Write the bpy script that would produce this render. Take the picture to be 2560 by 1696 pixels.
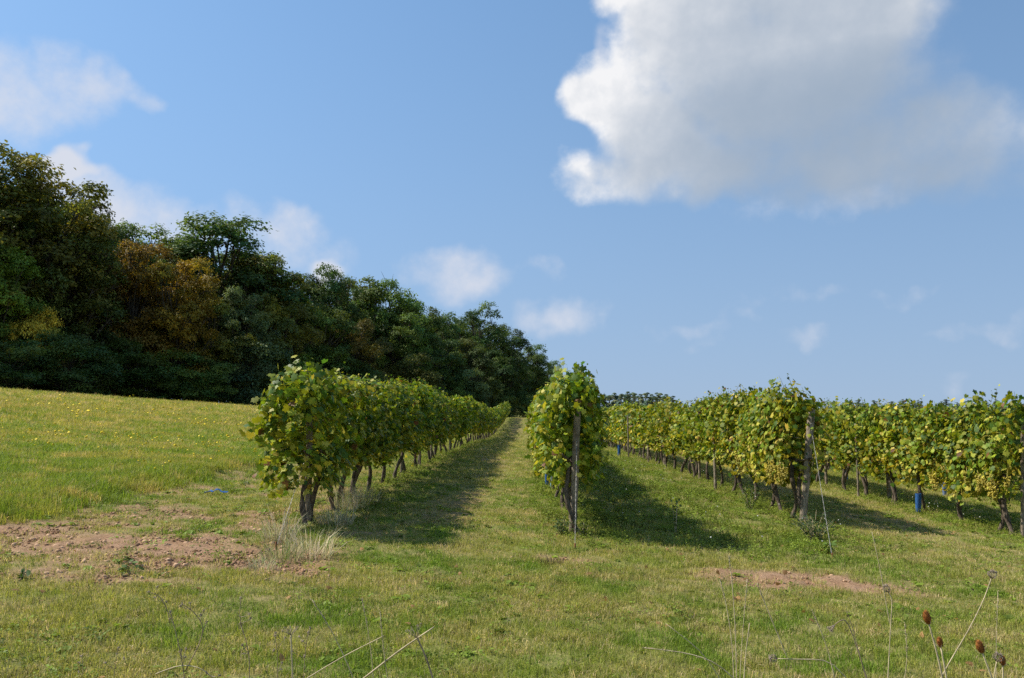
import bpy, math, random
import numpy as np
from mathutils import Vector, Matrix

for o in list(bpy.data.objects):
    bpy.data.objects.remove(o)
SC = bpy.context.scene
COL = SC.collection
R = math.radians

# ------------------------------------------------------------------ camera
PW, PH, FPX = 2560.0, 1696.0, 2000.0          # size of the photograph and focal length in its pixels
CAM_Z = 1.5
YAW, PITCH = math.atan(40 / FPX), math.atan(169 / FPX)
cam_d = bpy.data.cameras.new('camera')
cam = bpy.data.objects.new('camera', cam_d)
COL.objects.link(cam)
cam_d.sensor_width = 36.0
cam_d.lens = 36.0 * FPX / PW
cam_d.clip_start = 0.05
cam_d.clip_end = 9000
cam.location = (0, 0, CAM_Z)
cam.rotation_euler = (math.pi / 2 + PITCH, 0, YAW)
SC.camera = cam
CAM_M = cam.rotation_euler.to_matrix()


def ray(px, py):
    v = CAM_M @ Vector(((px - PW / 2) / FPX, -(py - PH / 2) / FPX, -1.0))
    return v.normalized()


# ------------------------------------------------------------------ light
SUN_EL, SUN_AZ = R(47.0), R(-76.0)             # azimuth measured from +Y towards +X
SUN_V = Vector((math.sin(SUN_AZ) * math.cos(SUN_EL), math.cos(SUN_AZ) * math.cos(SUN_EL), math.sin(SUN_EL)))
sd = bpy.data.lights.new('sun', 'SUN')
sd.energy = 5.0
sd.angle = R(0.53)
sd.color = (1.0, 0.94, 0.84)
sun = bpy.data.objects.new('sun', sd)
sun.rotation_euler = (-SUN_V).to_track_quat('-Z', 'Y').to_euler()
COL.objects.link(sun)

SC.render.engine = 'CYCLES'
SC.view_settings.view_transform = 'Standard'
SC.view_settings.look = 'None'
SC.view_settings.exposure = 0.36
SC.view_settings.gamma = 1.0
SC.view_settings.use_curve_mapping = False
SC.cycles.max_bounces = 8
SC.cycles.diffuse_bounces = 2
SC.cycles.use_adaptive_sampling = True
SC.cycles.adaptive_threshold = 0.015
SC.cycles.transmission_bounces = 4
SC.cycles.use_denoising = False
SC.cycles.sample_clamp_indirect = 4.0

world = bpy.data.worlds.new('World')
SC.world = world
world.use_nodes = True
WN, WL = world.node_tree.nodes, world.node_tree.links
WN.clear()


class NB:
    """small helper for building node graphs"""
    def __init__(s, tree):
        s.t, s.n, s.l = tree, tree.nodes, tree.links

    def node(s, typ, **kw):
        n = s.n.new(typ)
        for k, v in kw.items():
            setattr(n, k, v)
        return n

    def put(s, sock, v):
        if isinstance(v, bpy.types.NodeSocket):
            s.l.new(v, sock)
        elif v is not None:
            sock.default_value = v

    def math(s, op, a, b=None, c=None, clamp=False):
        n = s.node('ShaderNodeMath', operation=op, use_clamp=clamp)
        s.put(n.inputs[0], a)
        if b is not None: s.put(n.inputs[1], b)
        if c is not None: s.put(n.inputs[2], c)
        return n.outputs[0]

    def vmath(s, op, a, b=None, scale=None):
        n = s.node('ShaderNodeVectorMath', operation=op)
        s.put(n.inputs[0], a)
        if b is not None: s.put(n.inputs[1], b)
        if scale is not None: s.put(n.inputs['Scale'], scale)
        return n.outputs['Value'] if op in ('LENGTH', 'DOT_PRODUCT', 'DISTANCE') else n.outputs[0]

    def noise(s, vec, scale, detail=4.0, rough=0.55, dist=0.0):
        n = s.node('ShaderNodeTexNoise')
        s.put(n.inputs['Vector'], vec)
        n.inputs['Scale'].default_value = scale
        n.inputs['Detail'].default_value = detail
        n.inputs['Roughness'].default_value = rough
        n.inputs['Distortion'].default_value = dist
        return n.outputs['Fac']

    def ramp(s, fac, lo, hi, a=0.0, b=1.0, smooth=True):
        n = s.node('ShaderNodeMapRange', interpolation_type='SMOOTHSTEP' if smooth else 'LINEAR')
        s.put(n.inputs['Value'], fac)
        for nm, v in (('From Min', lo), ('From Max', hi), ('To Min', a), ('To Max', b)):
            s.put(n.inputs[nm], v)
        return n.outputs['Result']

    def mix(s, fac, a, b, blend='MIX'):
        n = s.node('ShaderNodeMix', data_type='RGBA', blend_type=blend)
        n.clamp_factor = True
        s.put(n.inputs[0], fac)
        s.put(n.inputs[6], a if not isinstance(a, tuple) else (*a, 1)[:4])
        s.put(n.inputs[7], b if not isinstance(b, tuple) else (*b, 1)[:4])
        return n.outputs[2]


def azel(px, py):
    d = ray(px, py)
    return math.atan2(d.x, d.y), math.asin(d.z)


# cumulus: (px, py, half width, half height, weight) as seen in the sky of the place, turned into azimuth / elevation
BIG = [(1930, 230, 420, 210, 1), (1760, 100, 250, 190, 1), (2080, 60, 320, 230, 1), (1505, 245, 135, 80, .62),
       (1650, 330, 190, 120, .9), (1540, 435, 175, 80, .5), (1800, 400, 380, 110, .85), (2170, 380, 380, 150, .8),
       (2430, 430, 180, 75, .36), (1650, 50, 110, 120, 1), (1940, -90, 480, 180, 1), (2590, 370, 80, 110, .36)]
MASS = [(1930, 230, 420, 230, 1), (1760, 100, 250, 190, 1), (2080, 60, 320, 230, 1), (1620, 270, 210, 150, .9), (1800, 390, 380, 120, .85),
        (2170, 370, 380, 160, .8), (1940, -90, 480, 180, 1)]
SMALL = [(190, 428, 75, 56, 1.1), (805, 690, 66, 56, .95), (30, 230, 230, 110, .50), (190, 195, 110, 80, .45), (320, 235, 60, 35, .35),
         (250, 510, 190, 100, .62), (440, 575, 200, 80, .5), (700, 560, 150, 70, .5), (1150, 690, 170, 95, .48),
         (1390, 800, 130, 80, .45), (1690, 820, 120, 28, .28), (2050, 505, 260, 50, .30), (1520, 120, 45, 60, .45),
         (1980, 738, 150, 28, .22), (2270, 725, 80, 22, .2), (1850, 782, 75, 32, .22), (1770, 862, 65, 34, .2), (2000, 838, 75, 30, .22),
         (2470, 825, 180, 28, .22), (2400, 950, 55, 24, .2), (690, 640, 300, 90, .32), (1380, 670, 110, 50, .24)]


def cloud_group(name, blobs, nscale, detail, amp, generic, genscale):
    """direction in, height above the cloud's threshold out; detail 0 leaves the billows away"""
    g = bpy.data.node_groups.new(name, 'ShaderNodeTree')
    g.interface.new_socket('Dir', in_out='INPUT', socket_type='NodeSocketVector')
    g.interface.new_socket('Field', in_out='OUTPUT', socket_type='NodeSocketFloat')
    b = NB(g)
    gi, go = b.node('NodeGroupInput'), b.node('NodeGroupOutput')
    d = b.vmath('NORMALIZE', gi.outputs[0])
    if detail:
        wn = b.node('ShaderNodeTexNoise')
        b.put(wn.inputs['Vector'], d)
        wn.inputs['Scale'].default_value = nscale
        wn.inputs['Detail'].default_value = 2.0
        wn.inputs['Roughness'].default_value = .5
        off = b.vmath('SCALE', b.vmath('SUBTRACT', wn.outputs['Color'], (.5, .5, .5)), scale=.07)
        dd = b.vmath('ADD', d, off)
    else:
        dd = d
    sp = b.node('ShaderNodeSeparateXYZ')
    b.put(sp.inputs[0], dd)
    az = b.math('ARCTAN2', sp.outputs[0], sp.outputs[1])
    el = b.math('ARCSINE', sp.outputs[2])
    cb = b.node('ShaderNodeCombineXYZ')
    b.put(cb.inputs[0], az)
    b.put(cb.inputs[1], el)
    F = None
    for (px, py, rx, ry, w) in blobs:
        a0, e0 = azel(px, py)
        ma = b.node('ShaderNodeVectorMath', operation='MULTIPLY_ADD')
        b.put(ma.inputs[0], cb.outputs[0])
        ma.inputs[1].default_value = (FPX / rx, FPX / ry, 0)
        ma.inputs[2].default_value = (-a0 * FPX / rx, -e0 * FPX / ry, 0)
        f = b.math('MULTIPLY_ADD', b.vmath('DOT_PRODUCT', ma.outputs[0], ma.outputs[0]), -w, w)
        F = f if F is None else b.math('SMOOTH_MAX', F, f, .3)
    # the same broken cumulus goes on over the rest of the sky
    gen = b.math('MULTIPLY', b.math('SUBTRACT', b.noise(dd, genscale, 1.0), .58), generic)
    away = b.ramp(b.math('ABSOLUTE', az), .75, 1.0)
    up = b.ramp(el, .62, .8)
    gen = b.math('MULTIPLY_ADD', b.math('SUBTRACT', 1.0, b.math('MAXIMUM', away, up)), -3.0, gen)
    F = b.math('MAXIMUM', F, gen)
    if detail:
        F = b.math('MULTIPLY_ADD', b.math('SUBTRACT', b.noise(d, nscale * 1.3, detail, .58), .5), amp, F)
    b.put(go.inputs[0], F)
    return g


def build_world():
    b = NB(world.node_tree)
    world.cycles.sampling_method = 'MANUAL'
    world.cycles.sample_map_resolution = 256
    D = b.node('ShaderNodeTexCoord').outputs['Generated']
    # humid air: the sky pales slowly towards the horizon
    sp = b.node('ShaderNodeSeparateXYZ')
    b.put(sp.inputs[0], D)
    zz = b.math('ABSOLUTE', sp.outputs[2])
    cm = b.node('ShaderNodeCombineXYZ')
    b.put(cm.inputs[0], sp.outputs[0])
    b.put(cm.inputs[1], sp.outputs[1])
    b.put(cm.inputs[2], b.math('MULTIPLY_ADD', zz, .8, .30))
    sky = b.node('ShaderNodeTexSky', sky_type='NISHITA')
    b.put(sky.inputs[0], b.vmath('NORMALIZE', cm.outputs[0]))
    sky.sun_disc = False
    sky.sun_elevation = SUN_EL
    sky.sun_rotation = SUN_AZ
    sky.altitude = 0
    sky.air_density = 1.15
    sky.dust_density = .25
    sky.ozone_density = 5.0
    bgs = b.node('ShaderNodeBackground')
    b.put(bgs.inputs[0], b.mix(1.0, sky.outputs[0], (.94, 1.06, 1.02), 'MULTIPLY'))
    bgs.inputs[1].default_value = 0.134
    bgh = b.node('ShaderNodeBackground')
    bgh.inputs[0].default_value = (.300, .392, .518, 1)
    bg = b.node('ShaderNodeMixShader')
    b.put(bg.inputs[0], b.math('MULTIPLY', b.math('POWER', 2.718, b.math('MULTIPLY', zz, -4.0)), .9))
    b.put(bg.inputs[1], bgs.outputs[0])
    b.put(bg.inputs[2], bgh.outputs[0])
    g1 = cloud_group('cumulus', BIG, 13.0, 6.0, .85, 3.0, 3.1)
    g1s = cloud_group('cumulus_mass', MASS, 15.0, 0, 0, 3.0, 3.1)
    g2 = cloud_group('small_cumulus', SMALL, 17.0, 5.0, .8, 1.4, 4.0)

    def ev(g, off):
        n = b.node('ShaderNodeGroup')
        n.node_tree = g
        b.put(n.inputs[0], D if off == 0 else b.vmath('ADD', D, tuple((SUN_V + Vector((0, 0, .95))).normalized() * off)))
        return n.outputs[0]
    F = ev(g1, 0)
    # light reaching this point through the cloud on its sunward side
    off = tuple((SUN_V + Vector((0, 0, .75))).normalized() * .022)
    rel = b.math('SUBTRACT', b.noise(D, 19.5, 4.0, .56), b.noise(b.vmath('ADD', D, off), 19.5, 4.0, .56))
    th = b.math('MULTIPLY', b.math('MAXIMUM', F, 0.0), .14)
    th = b.math('MULTIPLY_ADD', b.math('MAXIMUM', ev(g1s, .07), 0.0), 1.15, th)
    th = b.math('MULTIPLY_ADD', b.math('MAXIMUM', ev(g1s, .22), 0.0), 1.5, th)
    th = b.math('MULTIPLY_ADD', rel, -1.1, th)
    lit = b.math('POWER', 2.718, b.math('MULTIPLY', th, -1.0), clamp=True)
    ccol = b.mix(lit, (.24, .31, .405), (.72, .72, .73))
    d0 = b.ramp(F, .0, b.math('MULTIPLY_ADD', lit, -.58, .98))
    bgc = b.node('ShaderNodeBackground')
    b.put(bgc.inputs[0], ccol)
    t0 = b.ramp(ev(g2, 0), .06, .78)
    bgt = b.node('ShaderNodeBackground')
    bgt.inputs[0].default_value = (.545, .57, .64, 1)
    m1 = b.node('ShaderNodeMixShader')
    b.put(m1.inputs[0], b.math('MULTIPLY', t0, .95))
    b.put(m1.inputs[1], bg.outputs[0])
    b.put(m1.inputs[2], bgt.outputs[0])
    m2 = b.node('ShaderNodeMixShader')
    b.put(m2.inputs[0], b.math('MULTIPLY', d0, .98))
    b.put(m2.inputs[1], m1.outputs[0])
    b.put(m2.inputs[2], bgc.outputs[0])
    out = b.node('ShaderNodeOutputWorld')
    b.put(out.inputs[0], m2.outputs[0])


build_world()

# ------------------------------------------------------------------ helpers
rng = np.random.default_rng(7)


def _hash(ix, iy, seed):
    h = (ix.astype(np.int64) * 374761393 + iy.astype(np.int64) * 668265263 + seed * 1442695041) & 0xFFFFFFFF
    h = ((h ^ (h >> 13)) * 1274126177) & 0xFFFFFFFF
    h = (h ^ (h >> 16)) & 0xFFFFFF
    return h / float(0xFFFFFF)


def vnoise(x, y, seed=0):
    x, y = np.asarray(x, float), np.asarray(y, float)
    ix, iy = np.floor(x), np.floor(y)
    fx, fy = x - ix, y - iy
    fx, fy = fx * fx * (3 - 2 * fx), fy * fy * (3 - 2 * fy)
    a, b_ = _hash(ix, iy, seed), _hash(ix + 1, iy, seed)
    c, d = _hash(ix, iy + 1, seed), _hash(ix + 1, iy + 1, seed)
    return (a * (1 - fx) + b_ * fx) * (1 - fy) + (c * (1 - fx) + d * fx) * fy


def fbm(x, y, seed=0, oct=4):
    t, a, s = 0.0, .5, 0.0
    x, y = np.asarray(x, float), np.asarray(y, float)
    for i in range(oct):
        t = t + a * vnoise(x * 2 ** i, y * 2 ** i, seed + i * 17)
        s += a
        a *= .5
    return t / s


def sstep(a, b, x):
    t = np.clip((np.asarray(x, float) - a) / (b - a), 0, 1)
    return t * t * (3 - 2 * t)


def make_mesh(name, V, F, mat=None, col=None, smooth=False, extra=None):
    """V (n,3); F (m,k) array or list of such arrays"""
    me = bpy.data.meshes.new(name)
    Fs = F if isinstance(F, list) else [F]
    Fs = [np.asarray(f, np.int32) for f in Fs if len(f)]
    nl = sum(f.size for f in Fs)
    nf = sum(len(f) for f in Fs)
    me.vertices.add(len(V))
    me.vertices.foreach_set('co', np.asarray(V, np.float32).ravel())
    me.loops.add(nl)
    me.loops.foreach_set('vertex_index', np.concatenate([f.ravel() for f in Fs]))
    me.polygons.add(nf)
    tot = np.concatenate([np.full(len(f), f.shape[1], np.int32) for f in Fs])
    st = np.concatenate([[0], np.cumsum(tot)[:-1]]).astype(np.int32)
    me.polygons.foreach_set('loop_start', st)
    me.polygons.foreach_set('loop_total', tot)
    if smooth:
        me.polygons.foreach_set('use_smooth', np.ones(nf, bool))
    me.update(calc_edges=True)
    if col is not None:
        at = me.attributes.new('col', 'FLOAT_COLOR', 'POINT')
        c = np.ones((len(V), 4), np.float32)
        c[:, :3] = col
        at.data.foreach_set('color', c.ravel())
    if extra:
        for nm, arr in extra.items():
            at = me.attributes.new(nm, 'FLOAT', 'POINT')
            at.data.foreach_set('value', np.asarray(arr, np.float32))
    if mat is not None:
        me.materials.append(mat)
    return me


def link(name, data, parent=None, loc=None, rot=None, scale=None, color=None):
    o = bpy.data.objects.new(name, data)
    COL.objects.link(o)
    if parent is not None: o.parent = parent
    if loc is not None: o.location = loc
    if rot is not None: o.rotation_euler = rot
    if scale is not None: o.scale = scale
    if color is not None: o.color = (*color, 1)
    return o


def tag(o, label=None, cat=None, group=None, kind=None):
    if label: o['label'] = label
    if cat: o['category'] = cat
    if group: o['group'] = group
    if kind: o['kind'] = kind
    return o


def thing(name, label, cat, loc, rz=0.0, group=None):
    o = link(name, None, loc=loc, rot=(0, 0, rz))
    o.empty_display_size = .1
    return tag(o, label, cat, group)


class MB:
    """collects vertices and faces for one mesh"""
    def __init__(s):
        s.V, s.F, s.C, s.n = [], {3: [], 4: []}, [], 0

    def add(s, V, F, c=(1, 1, 1)):
        V = np.asarray(V, float)
        for f in (F if isinstance(F, list) else [F]):
            f = np.asarray(f, np.int64)
            if len(f): s.F[f.shape[1]].append(f + s.n)
        s.V.append(V)
        c = np.asarray(c, float)
        s.C.append(np.tile(c, (len(V), 1)) if c.ndim == 1 else c)
        s.n += len(V)

    def tube(s, P, rad, n=8, c=(1, 1, 1), rough=0.0, seed=0, cap=True):
        P = np.asarray(P, float)
        k = len(P)
        rad = np.broadcast_to(np.asarray(rad, float), (k,))
        T = np.gradient(P, axis=0)
        T /= np.linalg.norm(T, axis=1)[:, None] + 1e-9
        ref = np.array([1., 0, 0]) if abs(T[0][0]) < .8 else np.array([0, 1., 0])
        rg = np.random.default_rng(seed)
        lob = 1 + rough * rg.standard_normal(n)
        VV = []
        for i in range(k):
            u = ref - T[i] * np.dot(ref, T[i])
            u /= np.linalg.norm(u) + 1e-9
            w = np.cross(T[i], u)
            ref = u
            a = np.arange(n) * 2 * math.pi / n
            rr = rad[i] * (lob + rough * .6 * rg.standard_normal(n))
            VV.append(P[i] + rr[:, None] * (np.cos(a)[:, None] * u + np.sin(a)[:, None] * w))
        V = np.concatenate(VV)
        i, j = np.meshgrid(np.arange(k - 1), np.arange(n), indexing='ij')
        i, j = i.ravel(), j.ravel()
        j2 = (j + 1) % n
        Q = np.stack([i * n + j, i * n + j2, (i + 1) * n + j2, (i + 1) * n + j], 1)
        Fs = [Q]
        if cap:
            V = np.concatenate([V, P[[0, -1]]])
            b0, b1 = k * n, k * n + 1
            jj = np.arange(n)
            j2 = (jj + 1) % n
            Fs.append(np.concatenate([np.stack([np.full(n, b0), j2, jj], 1),
                                      np.stack([np.full(n, b1), (k - 1) * n + jj, (k - 1) * n + j2], 1)]))
        s.add(V, Fs, c)

    def mesh(s, name, mat=None, smooth=False):
        Fs = [np.concatenate(v) for v in s.F.values() if v]
        return make_mesh(name, np.concatenate(s.V), Fs, mat, np.concatenate(s.C), smooth)


def basis(nrm, spin):
    """rotation matrices (m,3,3) with local z on nrm and a spin about it; local y points as far down as it can"""
    n = nrm / (np.linalg.norm(nrm, axis=1)[:, None] + 1e-9)
    dn = np.tile([0, 0, -1.0], (len(n), 1)) + 1e-3
    y = dn - n * (dn * n).sum(1)[:, None]
    y /= np.linalg.norm(y, axis=1)[:, None] + 1e-9
    x = np.cross(y, n)
    c, s_ = np.cos(spin)[:, None], np.sin(spin)[:, None]
    x2, y2 = x * c + y * s_, -x * s_ + y * c
    return np.stack([x2, y2, n], 2)


def scatter_cards(tmplV, tmplF, pos, M, size, colr):
    """copies of a small template at pos with rotation M and size -> V, F, C"""
    m, k = len(pos), len(tmplV)
    V = np.einsum('mij,kj->mki', M, tmplV) * size[:, None, None] + pos[:, None, :]
    F = (tmplF[None] + (np.arange(m) * k)[:, None, None]).reshape(-1, tmplF.shape[1])
    C = np.repeat(colr, k, axis=0)
    return V.reshape(-1, 3), F, C


# ------------------------------------------------------------------ materials
def material(name):
    m = bpy.data.materials.new(name)
    m.use_nodes = True
    m.node_tree.nodes.clear()
    return m, NB(m.node_tree)


def finish(b, shader, disp=None):
    o = b.node('ShaderNodeOutputMaterial')
    b.put(o.inputs[0], shader)


def principled(b, color, rough=.8, spec=.3, normal=None):
    p = b.node('ShaderNodeBsdfPrincipled')
    b.put(p.inputs['Base Color'], color)
    b.put(p.inputs['Roughness'], rough)
    b.put(p.inputs['Specular IOR Level'], spec)
    if normal is not None: b.put(p.inputs['Normal'], normal)
    return p.outputs[0]


def bump(b, h, strength=.5, dist=.02):
    n = b.node('ShaderNodeBump')
    n.inputs['Strength'].default_value = strength
    n.inputs['Distance'].default_value = dist
    b.put(n.inputs['Height'], h)
    return n.outputs[0]


def attr(b, name, typ='GEOMETRY'):
    n = b.node('ShaderNodeAttribute', attribute_type=typ, attribute_name=name)
    return n


def leaf_shader(b, color, trans=.4, rough=.5, spec=.35, tboost=(1.25, 1.2, .55)):
    p = principled(b, color, rough, spec)
    t = b.node('ShaderNodeBsdfTranslucent')
    b.put(t.inputs[0], b.mix(1.0, color, tboost, 'MULTIPLY'))
    m = b.node('ShaderNodeMixShader')
    m.inputs[0].default_value = trans
    b.put(m.inputs[1], p)
    b.put(m.inputs[2], t.outputs[0])
    return m.outputs[0]


def mat_leaf_col(name, trans, objtint=False, rough=.5, spec=.35, inst=False, tb=(1.25, 1.2, .55)):
    """leaf colour from the 'col' attribute, times the object's own colour or the instance's tint"""
    m, b = material(name)
    c = attr(b, 'col').outputs['Color']
    if objtint:
        oi = b.node('ShaderNodeObjectInfo')
        c = b.mix(1.0, c, oi.outputs['Color'], 'MULTIPLY')
    if inst:
        c = b.mix(1.0, c, attr(b, 'tint', 'INSTANCER').outputs['Color'], 'MULTIPLY')
    finish(b, leaf_shader(b, c, trans, rough, spec, tb))
    return m


M_VLEAF = mat_leaf_col('vine_leaf', .33, objtint=True, rough=.52, spec=.22)
M_TLEAF = mat_leaf_col('tree_leaf', .34, objtint=True, rough=.6, spec=.2)
M_DRY = mat_leaf_col('dry_straw_blade', .25, objtint=True, rough=.7, spec=.2, tb=(1, 1, .95))
M_GRASS = mat_leaf_col('grass_blade', .38, inst=True, rough=.6, spec=.25, tb=(1.1, 1.12, .72))


def mat_bark(name, c1, c2, scale=9.0):
    m, b = material(name)
    tc = b.node('ShaderNodeTexCoord').outputs['Object']
    mp = b.node('ShaderNodeMapping')
    mp.inputs['Scale'].default_value = (1, 1, .22)
    b.put(mp.inputs[0], tc)
    n = b.noise(mp.outputs[0], scale * 4, 6, .65)
    n2 = b.noise(tc, scale, 4)
    f = b.math('MULTIPLY_ADD', n2, .5, b.math('MULTIPLY', n, .6))
    c = b.mix(b.ramp(f, .38, .72), c1, c2)
    c = b.mix(1.0, c, attr(b, 'col').outputs['Color'], 'MULTIPLY')
    finish(b, principled(b, c, .9, .15, bump(b, n, .9, .012)))
    return m


M_VTRUNK = mat_bark('vine_bark', (.035, .026, .018), (.19, .15, .11), 14)
M_TTRUNK = mat_bark('tree_bark', (.03, .026, .02), (.12, .10, .075), 2)
M_POST = mat_bark('weathered_post_wood', (.12, .09, .062), (.38, .315, .235), 11)
M_STAKE = mat_bark('brown_stake_wood', (.12, .075, .04), (.34, .25, .15), 11)


def mat_plain(name, color, rough=.6, spec=.4, metallic=0.0, var=.25, scale=30, trans=0.0):
    m, b = material(name)
    tc = b.node('ShaderNodeTexCoord').outputs['Object']
    n = b.noise(tc, scale, 4)
    c = b.mix(b.ramp(n, .3, .7), tuple(x * (1 - var) for x in color), tuple(min(1, x * (1 + var)) for x in color))
    s = principled(b, c, rough, spec)
    if metallic:
        s.node.inputs['Metallic'].default_value = metallic
    if trans:
        t = b.node('ShaderNodeBsdfTranslucent')
        b.put(t.inputs[0], c)
        mx = b.node('ShaderNodeMixShader')
        mx.inputs[0].default_value = trans
        b.put(mx.inputs[1], s)
        b.put(mx.inputs[2], t.outputs[0])
        s = mx.outputs[0]
    finish(b, s)
    return m


M_WIRE = mat_plain('galvanised_wire', (.34, .32, .29), .6, .4, .5)
M_BLUE = mat_plain('blue_plastic', (.035, .13, .36), .45, .5, trans=.25)
M_BLUEPALE = mat_plain('faded_blue_plastic', (.16, .24, .42), .5, .5, trans=.25)
M_TEAL = mat_plain('pale_teal_plastic', (.24, .46, .44), .5, .5, trans=.3)
M_STRAW = mat_plain('dry_stalk', (.60, .49, .30), .75, .2, var=.3, scale=12, trans=.15)
M_TEASEL = mat_plain('teasel_head_brown', (.30, .115, .028), .8, .2, var=.4, scale=160, trans=.25)
M_UMBEL = mat_plain('dried_umbel', (.34, .27, .20), .85, .15, var=.35, scale=80, trans=.1)
M_DARKSTALK = mat_plain('dark_dry_stalk', (.30, .22, .14), .8, .2, var=.35, scale=20)
M_STONE = mat_plain('pale_red_stone', (.50, .32, .19), .9, .15, var=.25, scale=9)
M_CLOD = mat_plain('red_soil_clod', (.32, .19, .11), .95, .05, var=.35, scale=20)
M_GRAPE = mat_plain('ripe_white_grape', (.52, .42, .06), .35, .5, var=.3, scale=14, trans=.35)
M_YFLOWER = mat_plain('yellow_petal', (.75, .60, .03), .6, .2, var=.15, trans=.3)
M_WFLOWER = mat_plain('white_petal', (.75, .75, .70), .6, .2, var=.1, trans=.3)

# ------------------------------------------------------------------ terrain
CREST_P, CREST_N = (-30.0, 45.0), (-.894, .447)


def crest_s(x, y):
    return CREST_N[0] * (x - CREST_P[0]) + CREST_N[1] * (y - CREST_P[1])


def zone_alley(x, y, xr0, xr1, y0, m=.25):
    return sstep(xr0, xr0 + m, x) * (1 - sstep(xr1 - m, xr1, x)) * sstep(y0 - .5, y0 + .5, y)


def height(x, y):
    x, y = np.asarray(x, float), np.asarray(y, float)
    xx = np.where(x < 8, x, 8 + 14 * np.tanh((x - 8) / 14))
    xx = np.where(xx < -40, -40 + 25 * np.tanh((xx + 40) / 25), xx)
    z = -.05 * xx
    s = crest_s(x, y)
    z = z - 3.4 * np.tanh(np.maximum(s, 0) / 26.0) * np.clip(np.maximum(s, 0) / 6.0, 0, 1)
    z = z - .74 * np.exp(-((y - 60) / 24.0) ** 2) * sstep(-14, -3, x) * (1 - sstep(40, 90, x))
    z = z + .006 * np.clip(-12 - x, 0, 30) ** 1.7
    z = z + .10 * (fbm(x / 9.0, y / 9.0, 3) - .5) * sstep(8, 25, np.hypot(x, y))
    # the meadow edge stands a little proud of the worked strip
    e = -5.5 + .5 * (fbm(x * 0, y / 2.2, 11) - .5)
    z = z + .07 * (1 - sstep(e - .35, e + .15, x)) * sstep(4, 9, y)
    return z


def soil_mask(x, y):
    w = (fbm(x / .55, y / .35, 21) - .5) * 1.5
    yc = 7.6 + .05 * (x + 4)
    a = sstep(1.0, .1, np.abs(y - yc) / 1.75 + w) * sstep(-1.35, -2.1, x + .4 * w)
    e2 = np.hypot((x - 2.55) / 1.5, (y - 7.75) / .62)
    b_ = sstep(1.1, .45, e2 + w * .6)
    e3 = np.hypot((x - .38) / .55, (y - 8.1) / .28)
    c = .7 * sstep(1.1, .4, e3 + w * .7)
    trk = .55 * zone_alley(x, y, -1.75, -.35, 10, .5) * sstep(.42, .62, fbm(x / .5, y / 2.5, 33))
    mid = .55 * zone_alley(x, y, 4.5, 6.4, 9, .5) * sstep(.40, .62, fbm(x / .6, y / 1.6, 35))
    spr = .85 * sstep(-6.0, -5.2, x) * sstep(-1.9, -2.8, x) * sstep(6.4, 7.5, y) * sstep(30, 9, y) * sstep(.38, .6, fbm(x / .35, y / .5, 37))
    return np.clip(np.maximum.reduce([a, b_, c, trk, mid, spr]), 0, 1)


def build_terrain():
    ang = np.concatenate([np.linspace(-180, -44, 40, endpoint=False), np.linspace(-44, 44, 400), np.linspace(44, 180, 41)[1:-1]])
    ang = np.radians(ang)
    na = len(ang)
    rad = 1.2 * 1.0155 ** np.arange(0, 520)
    rad = rad[rad < 3600]
    nr = len(rad)
    RR, AA = np.meshgrid(rad, ang, indexing='ij')
    X, Y = RR * np.sin(AA), RR * np.cos(AA)
    Z = height(X, Y)
    sm = soil_mask(X, Y)
    Z += (fbm(X / .09, Y / .09, 41, 3) - .5) * .055 * sm * (RR < 16) + (fbm(X / .3, Y / .3, 43, 3) - .5) * .05 * (RR < 30)
    V = np.stack([X, Y, Z], 2).reshape(-1, 3)
    V = np.concatenate([V, [[0, 0, float(height(0, 0))]]])
    i, j = np.meshgrid(np.arange(nr - 1), np.arange(na), indexing='ij')
    i, j = i.ravel(), j.ravel()
    j2 = (j + 1) % na
    Q = np.stack([i * na + j, i * na + j2, (i + 1) * na + j2, (i + 1) * na + j], 1)[:, ::-1]
    jj = np.arange(na)
    T = np.stack([np.full(na, nr * na), jj, (jj + 1) % na], 1)[:, ::-1]
    m, b = material('vineyard_ground')
    P = b.node('ShaderNodeNewGeometry').outputs['Position']
    n1 = b.noise(P, .35, 5)
    n2 = b.noise(P, 5.0, 6, .65)
    n3 = b.noise(P, 42.0, 5, .7)
    g = b.mix(b.ramp(n2, .3, .7), (.13, .138, .036), (.27, .235, .085))
    g = b.mix(b.ramp(n1, .4, .65), g, b.mix(b.ramp(n3, .35, .7), (.14, .17, .038), (.30, .265, .09)))
    s = b.mix(b.ramp(n3, .35, .68), (.19, .105, .055), (.42, .255, .145))
    s = b.mix(b.ramp(n2, .35, .75), s, b.mix(.5, s, (.40, .27, .18)))
    c = b.mix(attr(b, 'soil').outputs['Fac'], g, s)
    h = b.math('MULTIPLY_ADD', n3, .6, b.math('MULTIPLY', n2, .5))
    finish(b, principled(b, c, .95, .1, bump(b, h, .8, .03)))
    me = make_mesh('ground', V, [Q, T], m, extra={'soil': np.concatenate([sm.ravel(), [0]])}, smooth=True)
    o = link('ground', me)
    tag(o, 'gently sloping ground of the vineyard, meadow and verge', 'ground', kind='structure')


build_terrain()


def ground_at(px, py):
    """where the line of sight through a point of the photograph meets the terrain"""
    d = np.array(ray(px, py))
    t = np.geomspace(1, 400, 6000)
    P = np.array([0, 0, CAM_Z]) + t[:, None] * d
    below = P[:, 2] < height(P[:, 0], P[:, 1])
    k = int(np.argmax(below)) if below.any() else len(t) - 1
    return P[k]


def at_dist(px, py, yd):
    d = ray(px, py)
    t = yd / d.y
    return np.array([d.x * t, yd, CAM_Z + d.z * t])


def zg(x, y):
    return float(height(x, y))


# ------------------------------------------------------------------ wood
LEAF_Q = np.array([[0, -.5, 0], [.30, -.05, .06], [0, .5, -.04], [-.30, -.05, .06]])
LEAF_QF = np.array([[0, 1, 2], [0, 2, 3]])


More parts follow.
